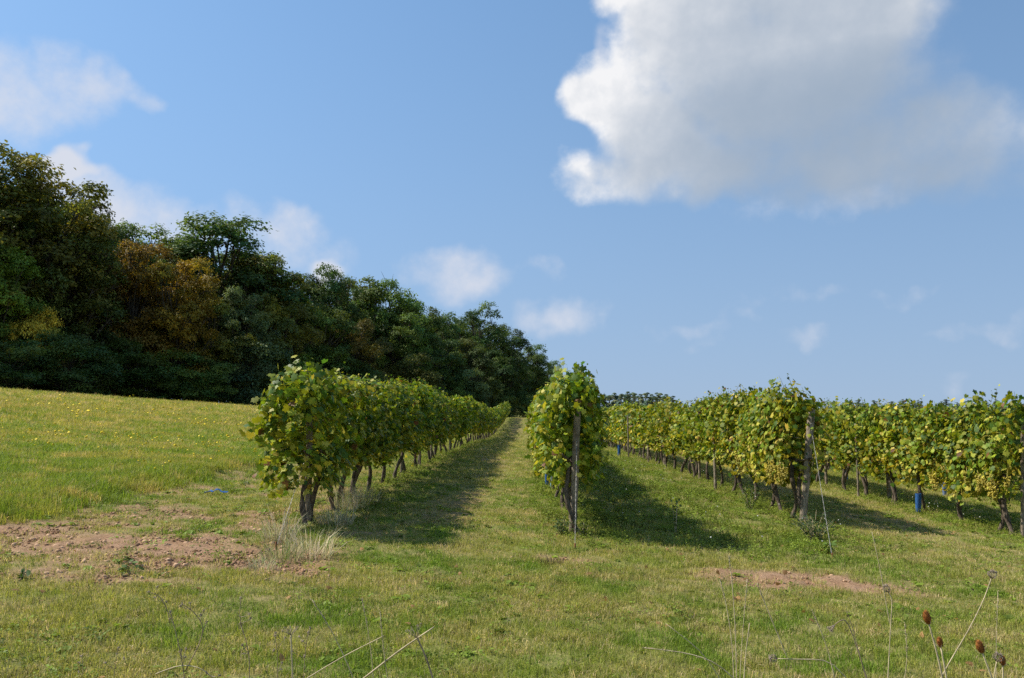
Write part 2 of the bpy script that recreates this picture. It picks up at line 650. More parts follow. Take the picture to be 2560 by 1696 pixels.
def tree_variant(seed, H=14.0, W=5.2, base=.22, lobes=26, twigs=46, leaves=15, leaf=.25, airy=0.0, conifer=False, low=False):
    rg = np.random.default_rng(seed)
    mb = MB()
    # crown lobes
    L = []
    while len(L) < lobes:
        p = rg.uniform(-1, 1, 3)
        r = (np.abs(p) ** 2.7).sum() ** (1 / 2.7)
        if r > 1 or r < .35: continue
        L.append(p)
    L = np.array(L)
    cz, hz = H * (base + 1) / 2, H * (1 - base) / 2
    wz = np.ones(len(L))
    C = np.stack([L[:, 0] * W * .78, L[:, 1] * W * .78, cz + L[:, 2] * hz * .86], 1)
    if conifer:
        f = 1 - (C[:, 2] / H)
        C[:, :2] *= (.35 + 1.1 * f)[:, None]
    rl = rg.uniform(.15, .27, lobes) * W * (1.0 if not conifer else .8)
    # stem and limbs
    top = np.array([rg.uniform(-.3, .3), rg.uniform(-.3, .3), H * .82])
    pts = np.array([[0, 0, -.6], [.05, 0, H * .1], [rg.uniform(-.2, .2), rg.uniform(-.2, .2), H * .35], [*(top[:2] * .6), H * .6], top])
    r0 = H * .019 if not low else H * .012
    mb.tube(pts, [r0 * 1.35, r0, r0 * .8, r0 * .5, r0 * .15], 8, (1, 1, 1), .06, seed)
    for k in range(lobes):
        c = C[k]
        h0 = np.clip(c[2] * rg.uniform(.35, .7), H * .08, H * .7)
        s0 = np.array([np.interp(h0, pts[:, 2], pts[:, 0]), np.interp(h0, pts[:, 2], pts[:, 1]), h0])
        mid = s0 * .45 + c * .55 + rg.normal(0, .25, 3)
        mb.tube([s0, mid, c], [r0 * .38, r0 * .24, r0 * .08], 5, (1, 1, 1), .05, seed + k, cap=False)
        for q in range(3):
            e = c + rg.normal(0, 1, 3) * rl[k] * .6
            mb.tube([mid * .3 + c * .7, (c + e) / 2 + rg.normal(0, .1, 3), e], [r0 * .12, r0 * .07, r0 * .03], 4, (1, 1, 1), 0, 0, cap=False)
    trunk = mb.mesh('tree_trunk', M_TTRUNK, True)
    # leaves
    pos, nrm, col, siz = [], [], [], []
    for k in range(lobes):
        nt = int(twigs * (rl[k] / (.21 * W)) ** 2 * (1 - .5 * airy * rg.random()))
        d = rg.normal(0, 1, (nt, 3))
        d /= np.linalg.norm(d, axis=1)[:, None]
        d[:, 2] = np.where(d[:, 2] < -.25, -d[:, 2], d[:, 2])
        rr = rg.uniform(.5, 1.05, nt) ** .5
        d2 = d * rr[:, None] * rl[k]
        d2[:, 2] *= .78
        tw = C[k] + d2
        lobv = rg.uniform(.62, 1.32)
        warm = rg.uniform(-.12, .16)
        off = rg.normal(0, 1, (nt, leaves, 3)) * np.array([.22, .22, .13]) * (W / 5.0) ** .5
        p = (tw[:, None, :] + off).reshape(-1, 3)
        n = (d[:, None, :] * .8 + np.array([0, 0, .6]) + rg.normal(0, .42, (nt, leaves, 3))).reshape(-1, 3)
        twv = np.repeat(rg.uniform(.8, 1.2, nt), leaves)
        v = lobv * twv * rg.uniform(.75, 1.25, len(p))
        ww = warm + rg.normal(0, .07, len(p))
        col.append(np.stack([v * (1 + ww * 1.6), v * (1 + ww * .3), v * (1 - ww)], 1))
        pos.append(p); nrm.append(n)
        siz.append(rg.uniform(.65, 1.25, len(p)) * leaf)
    pos, nrm, col, siz = map(np.concatenate, (pos, nrm, col, siz))
    ok = pos[:, 2] > (.4 if not low else .05)
    pos, nrm, col, siz = pos[ok], nrm[ok], col[ok], siz[ok]
    M = basis(nrm, rg.uniform(0, 6.28, len(pos)))
    V, F, Cc = scatter_cards(LEAF_Q, LEAF_QF, pos, M, siz, np.clip(col, .02, 3))
    crown = make_mesh('tree_crown', V, F, M_TLEAF, Cc)
    return trunk, crown, float(np.percentile(pos[:, 2], 99.7)), float(np.percentile(np.hypot(pos[:, 0], pos[:, 1]), 97))


TREES = {
    'round': [tree_variant(101 + i, 14, 5.4, .08, 84, 24, 17, .25) for i in range(5)],
    'airy': [tree_variant(131 + i, 15, 5.0, .22, 58, 24, 15, .25, airy=.5) for i in range(2)],
    'shrub': [tree_variant(151 + i, 6, 3.4, .0, 46, 22, 16, .17, low=True) for i in range(3)],
    'far': [tree_variant(171 + i, 13, 2.9, .04, 44, 26, 10, .36) for i in range(2)],
    'farcon': [tree_variant(181 + i, 13, 3.0, .02, 44, 22, 10, .36, conifer=True) for i in range(2)],
}
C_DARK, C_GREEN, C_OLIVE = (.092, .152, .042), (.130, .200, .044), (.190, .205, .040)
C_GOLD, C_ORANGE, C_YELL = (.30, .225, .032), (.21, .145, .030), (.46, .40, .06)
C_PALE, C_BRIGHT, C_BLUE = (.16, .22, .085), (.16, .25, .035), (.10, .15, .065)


def put_tree(kind, px, top, wpx, off, color, label, group, name='broadleaf_tree', seed=0, bottom=None, rot=None):
    """a tree on the wood's edge line (off metres behind it), in the direction of px, reaching up to the photograph's row top"""
    d = ray(px, 1017)
    # edge line of the wood
    e0 = np.array([CREST_P[0], CREST_P[1]]) + (25.0 + off) * np.array(CREST_N)
    ed = np.array([.447, .894])
    A = np.array([[d.x, -ed[0]], [d.y, -ed[1]]])
    t, _ = np.linalg.solve(A, e0)
    x, y = d.x * t, d.y * t
    g = zg(x, y) - .1
    rt = ray(px, top)
    ztop = CAM_Z + rt.z / math.hypot(rt.x, rt.y) * t
    Hh = max(1.5, ztop - g)
    w = wpx * 1.1 / FPX * t / 2
    rg = random.Random(seed * 7 + int(px))
    tr, cr, H0, W0 = TREES[kind][rg.randrange(len(TREES[kind]))]
    root = thing(name, label, 'shrub' if kind == 'shrub' else 'tree', (x, y, g), rot if rot is not None else rg.uniform(0, 6.28), group)
    root.scale = (w / W0, w / W0, Hh / H0)
    link('trunk', tr, root)
    v = rg.uniform(.9, 1.12)
    link('crown', cr, root, color=tuple(c * v for c in color))
    return root


ORD = ['first', 'second', 'third', 'fourth', 'fifth', 'sixth', 'seventh', 'eighth', 'ninth', 'tenth', 'eleventh', 'twelfth',
       'thirteenth', 'fourteenth', 'fifteenth', 'sixteenth', 'seventeenth', 'eighteenth', 'nineteenth', 'twentieth']

BACK = [  # kind, px, top, width px, offset, colour, label
    ('round', 40, 388, 265, 3, (.165, .170, .036), 'tallest tree of the wood, olive and gold, at the left edge of the picture'),
    ('round', 262, 560, 150, 9, C_GREEN, 'mid green pointed tree behind the orange tree, beside the tall oak'),
    ('airy', 395, 572, 230, 9, C_DARK, 'dark tree shoulder left of the tall dark oak, above the orange crown'),
    ('airy', 520, 540, 310, 7, C_DARK, 'tall dark airy oak standing above the orange tree'),
    ('round', 640, 632, 190, 5, C_OLIVE, 'olive gold tree right of the tall dark oak'),
    ('round', 745, 690, 130, 9, C_BLUE, 'dark blue-green tree right of the olive gold tree'),
    ('round', 815, 676, 140, 6, C_DARK, 'dark tree with a forked top in front of the small white cloud'),
    ('round', 885, 700, 120, 9, (.115, .115, .028), 'brownish green tree with a thin pointed top'),
    ('round', 965, 706, 170, 5, C_GREEN, 'broad mid green tree in the middle of the treeline'),
    ('round', 1035, 758, 120, 7, C_GREEN, 'mid green tree sloping down right of the broad green tree'),
    ('round', 1090, 788, 110, 8, C_DARK, 'dark tree left of the last tall crown of the wood'),
    ('airy', 1195, 764, 130, 6, C_DARK, 'last tall crown of the wood, dark with sky showing through'),
    ('round', 1255, 815, 110, 8, C_DARK, 'dark tree stepping down right of the last tall crown'),
    ('round', 1310, 865, 110, 7, C_DARK, 'low dark tree near the right end of the wood'),
    ('round', 1362, 905, 80, 6, C_DARK, 'lowest dark tree at the right end of the wood'),
    ('round', -140, 420, 330, 4, C_OLIVE, 'tree of the wood mostly cut off by the left picture edge'),
]
FRONT = [
    ('round', 150, 540, 220, 0, (.115, .150, .036), 'dark olive tree in front of the tallest tree'),
    ('round', -25, 610, 180, -2, C_BRIGHT, 'yellow-green tree cut by the left picture edge'),
    ('round', 325, 605, 200, 0, C_ORANGE, 'orange-brown autumn tree in front of the dark oak'),
    ('round', 435, 645, 180, -3, C_GOLD, 'golden tree leaning right out of the orange one'),
    ('round', 520, 745, 170, -2, C_OLIVE, 'olive tree below the tall dark oak'),
    ('round', 592, 725, 120, -3, C_PALE, 'pale green tree below the olive gold tree'),
    ('shrub', 620, 805, 180, -4, C_BLUE, 'blue-green bush above the meadow, left of the first vine row'),
    ('round', 690, 745, 170, -1, C_OLIVE, 'olive tree right of the pale green tree'),
    ('round', 790, 765, 170, 0, C_GREEN, 'mid green tree below the forked dark tree'),
    ('round', 880, 795, 160, -1, (.16, .145, .034), 'yellowish tree below the thin pointed one'),
    ('round', 985, 790, 160, 0, C_GREEN, 'green tree below the broad mid green tree'),
    ('round', 1080, 840, 150, -1, C_DARK, 'dark tree below the sloping part of the treeline'),
    ('round', 1170, 850, 140, -1, (.09, .115, .03), 'dark olive tree below the last tall crown'),
    ('shrub', 1160, 925, 110, -4, C_PALE, 'pale green bush behind the far end of the left vine row'),
    ('round', 1265, 880, 120, -1, C_DARK, 'dark tree at the end of the grass path'),
    ('shrub', 75, 748, 110, -5, C_YELL, 'bright yellow bush at the left of the dark wood'),
    ('shrub', 330, 850, 220, -5, (.085, .13, .024), 'green bush at the wood foot below the orange tree'),
    ('shrub', 700, 880, 170, -4, C_BRIGHT, 'bright green bush at the wood foot behind the first vine'),
    ('shrub', 480, 890, 180, -5, C_GREEN, 'low green bush at the wood foot left of the blue-green bush'),
    ('shrub', 165, 835, 190, -8, C_DARK, 'dark bush right of the bright yellow bush'),
    ('shrub', 20, 850, 200, -8, C_DARK, 'dark bush at the left picture edge below the yellow bush'),
    ('shrub', 1020, 890, 150, -4, (.12, .135, .03), 'olive bush above the tops of the left vine row'),
    ('shrub', 870, 900, 160, -4, C_DARK, 'dark bush at the wood foot above the left vine row'),
]
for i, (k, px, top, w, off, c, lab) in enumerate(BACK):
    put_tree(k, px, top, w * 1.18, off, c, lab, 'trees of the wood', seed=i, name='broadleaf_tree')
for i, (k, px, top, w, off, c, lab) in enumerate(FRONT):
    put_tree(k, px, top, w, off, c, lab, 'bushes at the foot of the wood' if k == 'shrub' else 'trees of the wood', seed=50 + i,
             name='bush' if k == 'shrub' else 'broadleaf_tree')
# the shaded wood closes up behind and below these
_r = random.Random(5)
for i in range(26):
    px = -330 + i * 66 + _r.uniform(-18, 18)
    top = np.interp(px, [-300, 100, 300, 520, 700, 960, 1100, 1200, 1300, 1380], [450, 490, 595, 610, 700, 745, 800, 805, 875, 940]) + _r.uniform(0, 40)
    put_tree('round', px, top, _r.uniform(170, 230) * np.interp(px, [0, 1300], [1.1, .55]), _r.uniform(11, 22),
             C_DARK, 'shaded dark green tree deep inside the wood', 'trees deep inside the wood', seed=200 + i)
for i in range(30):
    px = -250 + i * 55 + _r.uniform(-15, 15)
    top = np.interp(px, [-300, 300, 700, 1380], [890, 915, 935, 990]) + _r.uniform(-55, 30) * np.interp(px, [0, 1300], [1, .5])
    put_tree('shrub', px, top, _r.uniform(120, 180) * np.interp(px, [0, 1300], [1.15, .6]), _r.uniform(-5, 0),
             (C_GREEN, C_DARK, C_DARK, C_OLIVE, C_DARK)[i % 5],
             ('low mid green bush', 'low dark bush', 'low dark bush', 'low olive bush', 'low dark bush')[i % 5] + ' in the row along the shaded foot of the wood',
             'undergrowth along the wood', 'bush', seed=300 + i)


def far_tree(kind, px, top, wpx, dist, color, label, group, seed):
    d = ray(px, 1017)
    t = dist / d.y
    x, y = d.x * t, dist
    g = zg(x, y) - .2
    rt = ray(px, top)
    ztop = CAM_Z + rt.z / rt.y * dist
    tr, cr, H0, W0 = TREES[kind][seed % 2]
    root = thing('poplar' if kind == 'far' else 'conifer', label, 'tree', (x, y, g), seed * 1.7, group)
    w = wpx / FPX * dist / 2
    root.scale = (w / W0, w / W0, (ztop - g) / H0)
    link('trunk', tr, root)
    link('crown', cr, root, color=color)


for i in range(13):
    px = 1492 + i * 15.5
    far_tree('far', px, 979 + abs(i - 6) * .9 + (i * 7 % 5) * 1.6, 34, 330 + (i % 4) * 9, (.22, .28, .19),  # crown colour lifted to stand in for haze over the distance
             f'grey-green poplar far behind the vines, {ORD[i]} from the left of its line', 'distant line of poplars', i)
for i in range(22):
    px = 2090 + i * 23 + (i % 3) * 5
    far_tree('farcon', px, 1009 - (i * 7 % 5) * 2.6, 24, 420 + (i % 4) * 16, (.19, .245, .205),  # distance haze put into the crown colour, paler than the real leaves
             f'dark distant tree on the skyline at right, {ORD[i] if i < 20 else "nearly last"} from the left' if i < 20 else 'dark distant tree above the rightmost vines',
             'dark distant trees at right', i)

# ------------------------------------------------------------------ vines
P1, P2, P3, P4 = ground_at(768, 1311), ground_at(1428, 1335), ground_at(2000, 1304), ground_at(2556, 1344)
ROWX = [P1[0], P2[0], P3[0], P4[0], P4[0] + 3.0, P4[0] + 6.0, P4[0] + 9.0, P4[0] + 12.0]
ROWY = [P1[1], P2[1], P3[1], P4[1] + .35, P4[1] + .4, P4[1] + .6, P4[1] + .9, P4[1] + 1.2]
ROWNAME = ['leftmost row', 'row left of the blue tube row, with the tall end post', 'third row', 'rightmost near row']
print('ROWS', [tuple(round(float(v), 2) for v in p) for p in (P1, P2, P3, P4)])


def leaf_template(simple=False):
    # five-lobed grape leaf, stalk at the origin, tip towards +y
    if simple:
        pr = [(0, -.05), (.34, -.20), (.52, .22), (.26, .62), (0, .95), (-.26, .62), (-.52, .22), (-.34, -.20)]
    else:
        pr = [(0, .02), (.16, -.20), (.42, -.16), (.40, .06), (.62, .30), (.34, .42), (.30, .70), (.12, .66), (0, .98),
              (-.12, .66), (-.30, .70), (-.34, .42), (-.62, .30), (-.40, .06), (-.42, -.16), (-.16, -.20)]
    V = [(0, .30, .10)] + [(x, y, .10 - .30 * x * x - .16 * abs(y - .3) ** 2) for x, y in pr]
    n = len(pr)
    F = [(0, 1 + i, 1 + (i + 1) % n) for i in range(n)]
    return np.array(V, float) - np.array([0, .3, .05]), np.array(F)


LV, LF = leaf_template()
LVS, LFS = leaf_template(True)


def leaf_colours(rg, n, z01, yellow=.16):
    """per-leaf colours: greens, yellowing towards the fruit zone, a few brown"""
    u = rg.random(n)
    base = np.where(rg.random(n)[:, None] < .5, np.array([[.172, .242, .016]]), np.array([[.295, .315, .025]]))
    base = np.where(rg.random(n)[:, None] < .25, np.array([[.078, .145, .022]]), base)
    yl = yellow * (.35 + 2.0 * (1 - z01) ** 2)
    base = np.where((u < yl)[:, None], np.array([[.46, .41, .06]]), base)
    base = np.where((u > .985)[:, None], np.array([[.17, .085, .025]]), base)
    return base * rg.uniform(.65, 1.35, (n, 1)) * (1 + rg.normal(0, .06, (n, 3)))


def foliage_points(rg, n, length, half, zlo, zhi):
    y = rg.uniform(-length / 2, length / 2, n)
    u = rg.random(n) ** .85
    z = zlo + (zhi - zlo) * u
    ph = rg.uniform(0, 6.28, 6)
    top = zhi + .10 * np.sin(y * 4 + ph[0]) + .07 * np.sin(y * 9 + ph[1])
    bot = zlo + .12 * np.sin(y * 5 + ph[2]) + .08 * np.sin(y * 11 + ph[3])
    z = bot + (top - bot) * u
    w = half * (.62 + .5 * np.sin(math.pi * np.clip(u * .82 + .18, 0, 1))) * (1 + .16 * np.sin(y * 6 + ph[4]) * np.sin(z * 7 + ph[5]))
    s = rg.choice([-1, 1], n)
    q = rg.random(n) ** .45
    x = s * w * q
    nr = np.stack([s * (.85 * q + .1), rg.normal(0, .35, n), .45 + .5 * (u > .88) + rg.normal(0, .25, n)], 1)
    nr += rg.normal(0, .52, (n, 3))
    return np.stack([x, y, z], 1), nr, u


def make_foliage(seed, n=2300, length=1.45, half=.30, zlo=.60, zhi=1.74, size=.071, simple=False, shoots=11, yellow=.11, trail=9):
    rg = np.random.default_rng(seed)
    per = 13 if not simple else 9
    nc = max(8, n // per)
    pc, nc_, uc = foliage_points(rg, nc, length, half, zlo, zhi)
    p = np.repeat(pc, per, axis=0) + rg.normal(0, 1, (nc * per, 3)) * np.array([.055, .075, .07])
    nr = np.repeat(nc_, per, axis=0) + rg.normal(0, .5, (nc * per, 3))
    u = np.clip(np.repeat(uc, per), 0, 1)
    n = nc * per
    sz = size * rg.uniform(.7, 1.3, n)
    ca = leaf_colours(rg, n, u, yellow)
    # shoots that stick out of the top and trail at the side
    P2_, N2_, S2_, U2_, stems = [], [], [], [], []
    for k in range(shoots + trail):
        y0 = rg.uniform(-length * .45, length * .45)
        if k < shoots:
            st = np.array([rg.uniform(-.15, .15), y0, zhi - .05])
            dv = np.array([rg.normal(0, .25), rg.normal(0, .25), 1.0])
            ln = rg.uniform(.10, .38)
        else:
            s = rg.choice([-1, 1])
            st = np.array([s * half * .8, y0, rg.uniform(zlo + .2, zhi - .2)])
            dv = np.array([s * .8, rg.normal(0, .4), rg.uniform(-.7, .2)])
            ln = rg.uniform(.15, .42)
        m = 5 if ln < .25 else 7
        tt = np.linspace(0, 1, m)
        pts = st + tt[:, None] * dv * ln + np.outer(tt ** 2, [rg.normal(0, .06), rg.normal(0, .06), -.05])
        stems.append(pts)
        for t in range(1, m):
            P2_.append(pts[t] + rg.normal(0, .025, 3))
            N2_.append(rg.normal(0, .6, 3) + np.array([0, 0, .6]))
            S2_.append(size * (1.0 - .55 * tt[t]) * rg.uniform(.8, 1.1))
            U2_.append(1.0)
    if P2_:
        p = np.concatenate([p, np.array(P2_)])
        nr = np.concatenate([nr, np.array(N2_)])
        sz = np.concatenate([sz, np.array(S2_)])
        ca = np.concatenate([ca, leaf_colours(rg, len(P2_), np.array(U2_), .12)])
    M = basis(nr, rg.normal(0, .55, len(p)))
    tv, tf = (LVS, LFS) if simple else (LV, LF)
    # every leaf is curled its own way
    V, F, Cc = scatter_cards(tv, tf, p, M, sz, np.clip(ca, .01, 1))
    mb = MB()
    mb.add(V, F, Cc)
    for pts in stems:
        mb.tube(pts, np.linspace(.0045, .0015, len(pts)), 4, (.20, .17, .05), 0, 0, cap=False)
    return mb.mesh('vine_foliage', M_VLEAF)


def make_vtrunk(seed, hgt=.80, rad=.027, double=False, lean=.13):
    rg = np.random.default_rng(seed)
    mb = MB()
    for k in range(2 if double else 1):
        s = (-1) ** k
        n = 12
        t = np.linspace(0, 1, n)
        ax, ay = rg.uniform(-lean, lean, 2)
        yo = s * .16 if double else 0
        ph = rg.uniform(0, 6.28, 2)
        x = ax * t + .040 * np.sin(t * 6 + ph[0])
        y = yo * (1.25 - t) + ay * t + .045 * np.sin(t * 5 + ph[1])
        z = -.08 + (hgt + .08) * t
        r = rad * (1.35 - .75 * t + .5 * t ** 3) * (1 + .13 * rg.standard_normal(n))
        r[0] *= 1.25
        mb.tube(np.stack([x, y, z], 1), r, 9, (1, 1, 1), .13, seed + k)
        # arms of the head
        e = np.array([x[-1], y[-1], z[-1] - .03])
        for q in range(2):
            sy = (-1) ** q
            a = e + np.array([rg.normal(0, .03), sy * .22, .09])
            mb.tube([e, (e + a) / 2 + [0, 0, .04], a, a + [rg.normal(0, .05), sy * .22, .05]], [rad * .85, rad * .7, rad * .55, rad * .3], 7, (1, 1, 1), .12, seed + q)
    return mb.mesh('vine_trunk', M_VTRUNK, True)


FOL = [make_foliage(500 + i) for i in range(8)]
FOLY = [make_foliage(540 + i, yellow=.20, zlo=.56) for i in range(3)]
FOLMID = [make_foliage(560 + i, n=950, size=.105, simple=True, shoots=5, trail=1) for i in range(5)]
FOLFAR = [make_foliage(580 + i, n=360, size=.155, simple=True, shoots=3, trail=0, length=1.6) for i in range(4)]
TRK = [make_vtrunk(600 + i) for i in range(5)] + [make_vtrunk(620 + i, double=True) for i in range(2)]


def make_bunch(seed):
    rg = np.random.default_rng(seed)
    ico_t = (1 + 5 ** .5) / 2
    iv = np.array([(-1, ico_t, 0), (1, ico_t, 0), (-1, -ico_t, 0), (1, -ico_t, 0), (0, -1, ico_t), (0, 1, ico_t), (0, -1, -ico_t), (0, 1, -ico_t),
                   (ico_t, 0, -1), (ico_t, 0, 1), (-ico_t, 0, -1), (-ico_t, 0, 1)], float)
    iv /= np.linalg.norm(iv[0])
    fi = np.array([(0, 11, 5), (0, 5, 1), (0, 1, 7), (0, 7, 10), (0, 10, 11), (1, 5, 9), (5, 11, 4), (11, 10, 2), (10, 7, 6), (7, 1, 8),
                   (3, 9, 4), (3, 4, 2), (3, 2, 6), (3, 6, 8), (3, 8, 9), (4, 9, 5), (2, 4, 11), (6, 2, 10), (8, 6, 7), (9, 8, 1)])
    L = rg.uniform(.13, .19)
    pos = []
    for k in range(46):
        t = rg.random()
        rr = .036 * (1 - .75 * t) + .006
        a = rg.uniform(0, 6.28)
        pos.append((rr * math.cos(a), rr * math.sin(a), -.02 - t * L))
    pos = np.array(pos)
    M = np.tile(np.eye(3), (len(pos), 1, 1))
    V, F, C = scatter_cards(iv, fi, pos, M, np.full(len(pos), .0105), np.ones((len(pos), 3)))
    mb = MB()
    mb.add(V, F, C)
    mb.tube([(0, 0, .05), (0, 0, -.02 - L * .8)], .003, 4)
    return mb.mesh('grapes', M_GRAPE, True)


BUNCH = [make_bunch(700 + i) for i in range(4)]
LEAF1 = [make_mesh('vine_leaf', LV * s, LF, M_VLEAF, np.ones((len(LV), 3))) for s in (.058, .068, .080)]


def add_leaves(root, seed, n, faces, half=.34, length=1.4, zlo=.60, zhi=1.74, yellow=.18, off=(0, 0, 0)):
    """the leaves of a near vine that can be told apart, each a part of its own"""
    rg = np.random.default_rng(seed)
    for k in range(n):
        u = rg.random()
        z = zlo + (zhi - zlo) * u
        w = half * (.62 + .5 * math.sin(math.pi * min(1, u * .82 + .18)))
        f = faces[rg.integers(len(faces))]
        if f == 'end':
            p = np.array([rg.uniform(-w, w) * .95, -length / 2 - rg.uniform(-.05, .09), z])
            nr = np.array([rg.normal(0, .3), -.8, .35]) + rg.normal(0, .25, 3)
        elif f == 'top':
            p = np.array([rg.uniform(-w, w) * .8, rg.uniform(-.5, .5) * length, zhi + rg.uniform(-.02, .07)])
            nr = np.array([0, -.1, 1.0]) + rg.normal(0, .35, 3)
        else:
            s = -1 if f == 'left' else 1
            p = np.array([s * (w + rg.uniform(.0, .07)), rg.uniform(-.5, .5) * length, z])
            nr = np.array([s * .9, rg.normal(0, .2), .4]) + rg.normal(0, .28, 3)
        p = p + np.array(off)
        M = basis(nr[None], np.array([rg.normal(0, .45)]))[0]
        sc = rg.uniform(.85, 1.15)
        Mx = Matrix.Translation(Vector(p)) @ Matrix(M.tolist()).to_4x4() @ Matrix.Scale(sc, 4)
        c = leaf_colours(rg, 1, np.array([u]), yellow)[0]
        o = bpy.data.objects.new('leaf', LEAF1[rg.integers(3)])
        COL.objects.link(o)
        o.parent = root
        o.matrix_local = Mx
        o.color = (*np.clip(c, .01, 1), 1)


def add_bunches(root, seed, spots):
    rg = np.random.default_rng(seed)
    for (x, y, z) in spots:
        link('grape_bunch', BUNCH[rg.integers(4)], root, loc=(x, y, z), rot=(rg.normal(0, .1), rg.normal(0, .1), rg.uniform(0, 6.28)), scale=(rg.uniform(1.0, 1.35),) * 3)


SPC = 1.25
ROWEND = [102, 106, 112, 118, 124, 128, 132, 136]
vines = []
_r = random.Random(11)
for ri in range(8):
    y = ROWY[ri]
    i = 0
    while y < ROWEND[ri]:
        vines.append((ri, i, ROWX[ri] + _r.uniform(-.05, .05), y + (_r.uniform(-.12, .12) if i else 0)))
        y += SPC
        i += 1


def vis_rank(v):
    ri, i, x, y = v
    d = math.hypot(x, y)
    px = 1320 + x / y * FPX
    pen = 1.0
    if px > 2700: pen = 8
    if ri == 1 and i > 8: pen = 1.3
    if ri >= 4: pen *= 2.0
    return d * pen


vines.sort(key=vis_rank)
SOLO, REST = vines[:298], vines[298:]
ROWLAB = ['leftmost row, beside the meadow', 'second row from the left, with the end post facing the path',
          'third row from the left, with the leaning end post', 'fourth row, at the right picture edge',
          'fifth row, half hidden at right', 'sixth row, half hidden at right', 'seventh row', 'eighth row']
for (ri, i, x, y) in SOLO:
    rg = random.Random(ri * 1000 + i)
    if i == 0 and ri < 4:
        lab = ['bushy grapevine overhanging the near end of the leftmost row',
               'grapevine with gnarled bare trunk beside the end post nearest the path',
               'grapevine hung with ripe grapes at the leaning end post',
               'grapevine with yellow leaves at the right picture edge'][ri]
    elif i < 10 and ri < 5:
        lab = f'{ORD[i]} grapevine from the near end of the {ROWLAB[ri].split(",")[0]}'
    else:
        lab = f'grapevine merging with its neighbours {"half way" if y < 55 else "far"} down the {ROWLAB[ri].split(",")[0]}'
    t = thing('grapevine', lab, 'grapevine', (x, y, zg(x, y)), rg.choice([0, math.pi]) if not (i == 0 and ri < 4) else 0, 'grapevines in rows')
    d = math.hypot(x, y)
    if d < 26:
        fm = rg.choice(FOLY if (ri in (2, 3) and i < 3) else FOL)
    elif d < 55:
        fm = rg.choice(FOLMID)
    else:
        fm = rg.choice(FOLFAR)
    wob = .20 * (float(vnoise(x * 1.3, y / 4.0, 77)) - .5)
    tint = 1 + rg.uniform(-.1, .1)
    warm = rg.uniform(-.05, .08) + (.05 if ri >= 2 else 0)
    f = link('foliage', fm, t, color=((1 + warm) * tint, tint, tint * .95), scale=(rg.uniform(.92, 1.1), 1, 1 + wob))
    tag(f, kind='stuff')
    off = (0, 0, 0)
    link('trunk', TRK[5 + ri % 2] if (i == 0 and ri in (0, 3)) else TRK[rg.randrange(len(TRK))], t, rot=(0, 0, rg.uniform(-.4, .4)), scale=(1, 1, rg.uniform(.9, 1.08)))
    if i == 0 and ri == 0:
        f.scale = (1.18, 1.0, 1.06)
        off = (-.06, .10, -.16)
    elif i == 0 and ri < 4:
        f.scale = (.95, 1.0, (1, 1.01, 1.10, 1.07)[ri])
        off = (0, (0, .48, .48, .15)[ri], (0, .11, 0, .0)[ri])
    f.location = off
    if d < 17:
        fc = {0: ['right', 'top', 'left', 'end'], 1: ['left', 'end', 'top', 'right'], 2: ['left', 'end', 'top', 'left'], 3: ['left', 'end', 'top', 'left']}.get(ri, ['left', 'top'])
        if i > 0: fc = [q for q in fc if q != 'end']
        if abs(t.rotation_euler.z) > 1:
            fc = [{'left': 'right', 'right': 'left'}.get(q, q) for q in fc]
        add_leaves(t, ri * 77 + i, 190 if i == 0 else (110 if d < 13 else 50), fc, yellow=.16 if ri >= 2 else .10, off=off, zlo=.58)
    if d < 16 and ri in (2, 3):
        nb = 9 if i == 0 else 4
        sgn = -1 if abs(t.rotation_euler.z) < 1 else 1
        add_bunches(t, ri * 50 + i, [(sgn * rg.uniform(.2, .42), rg.uniform(-.75 if i == 0 else -.5, .3), rg.uniform(.70, .95)) for _ in range(nb)])


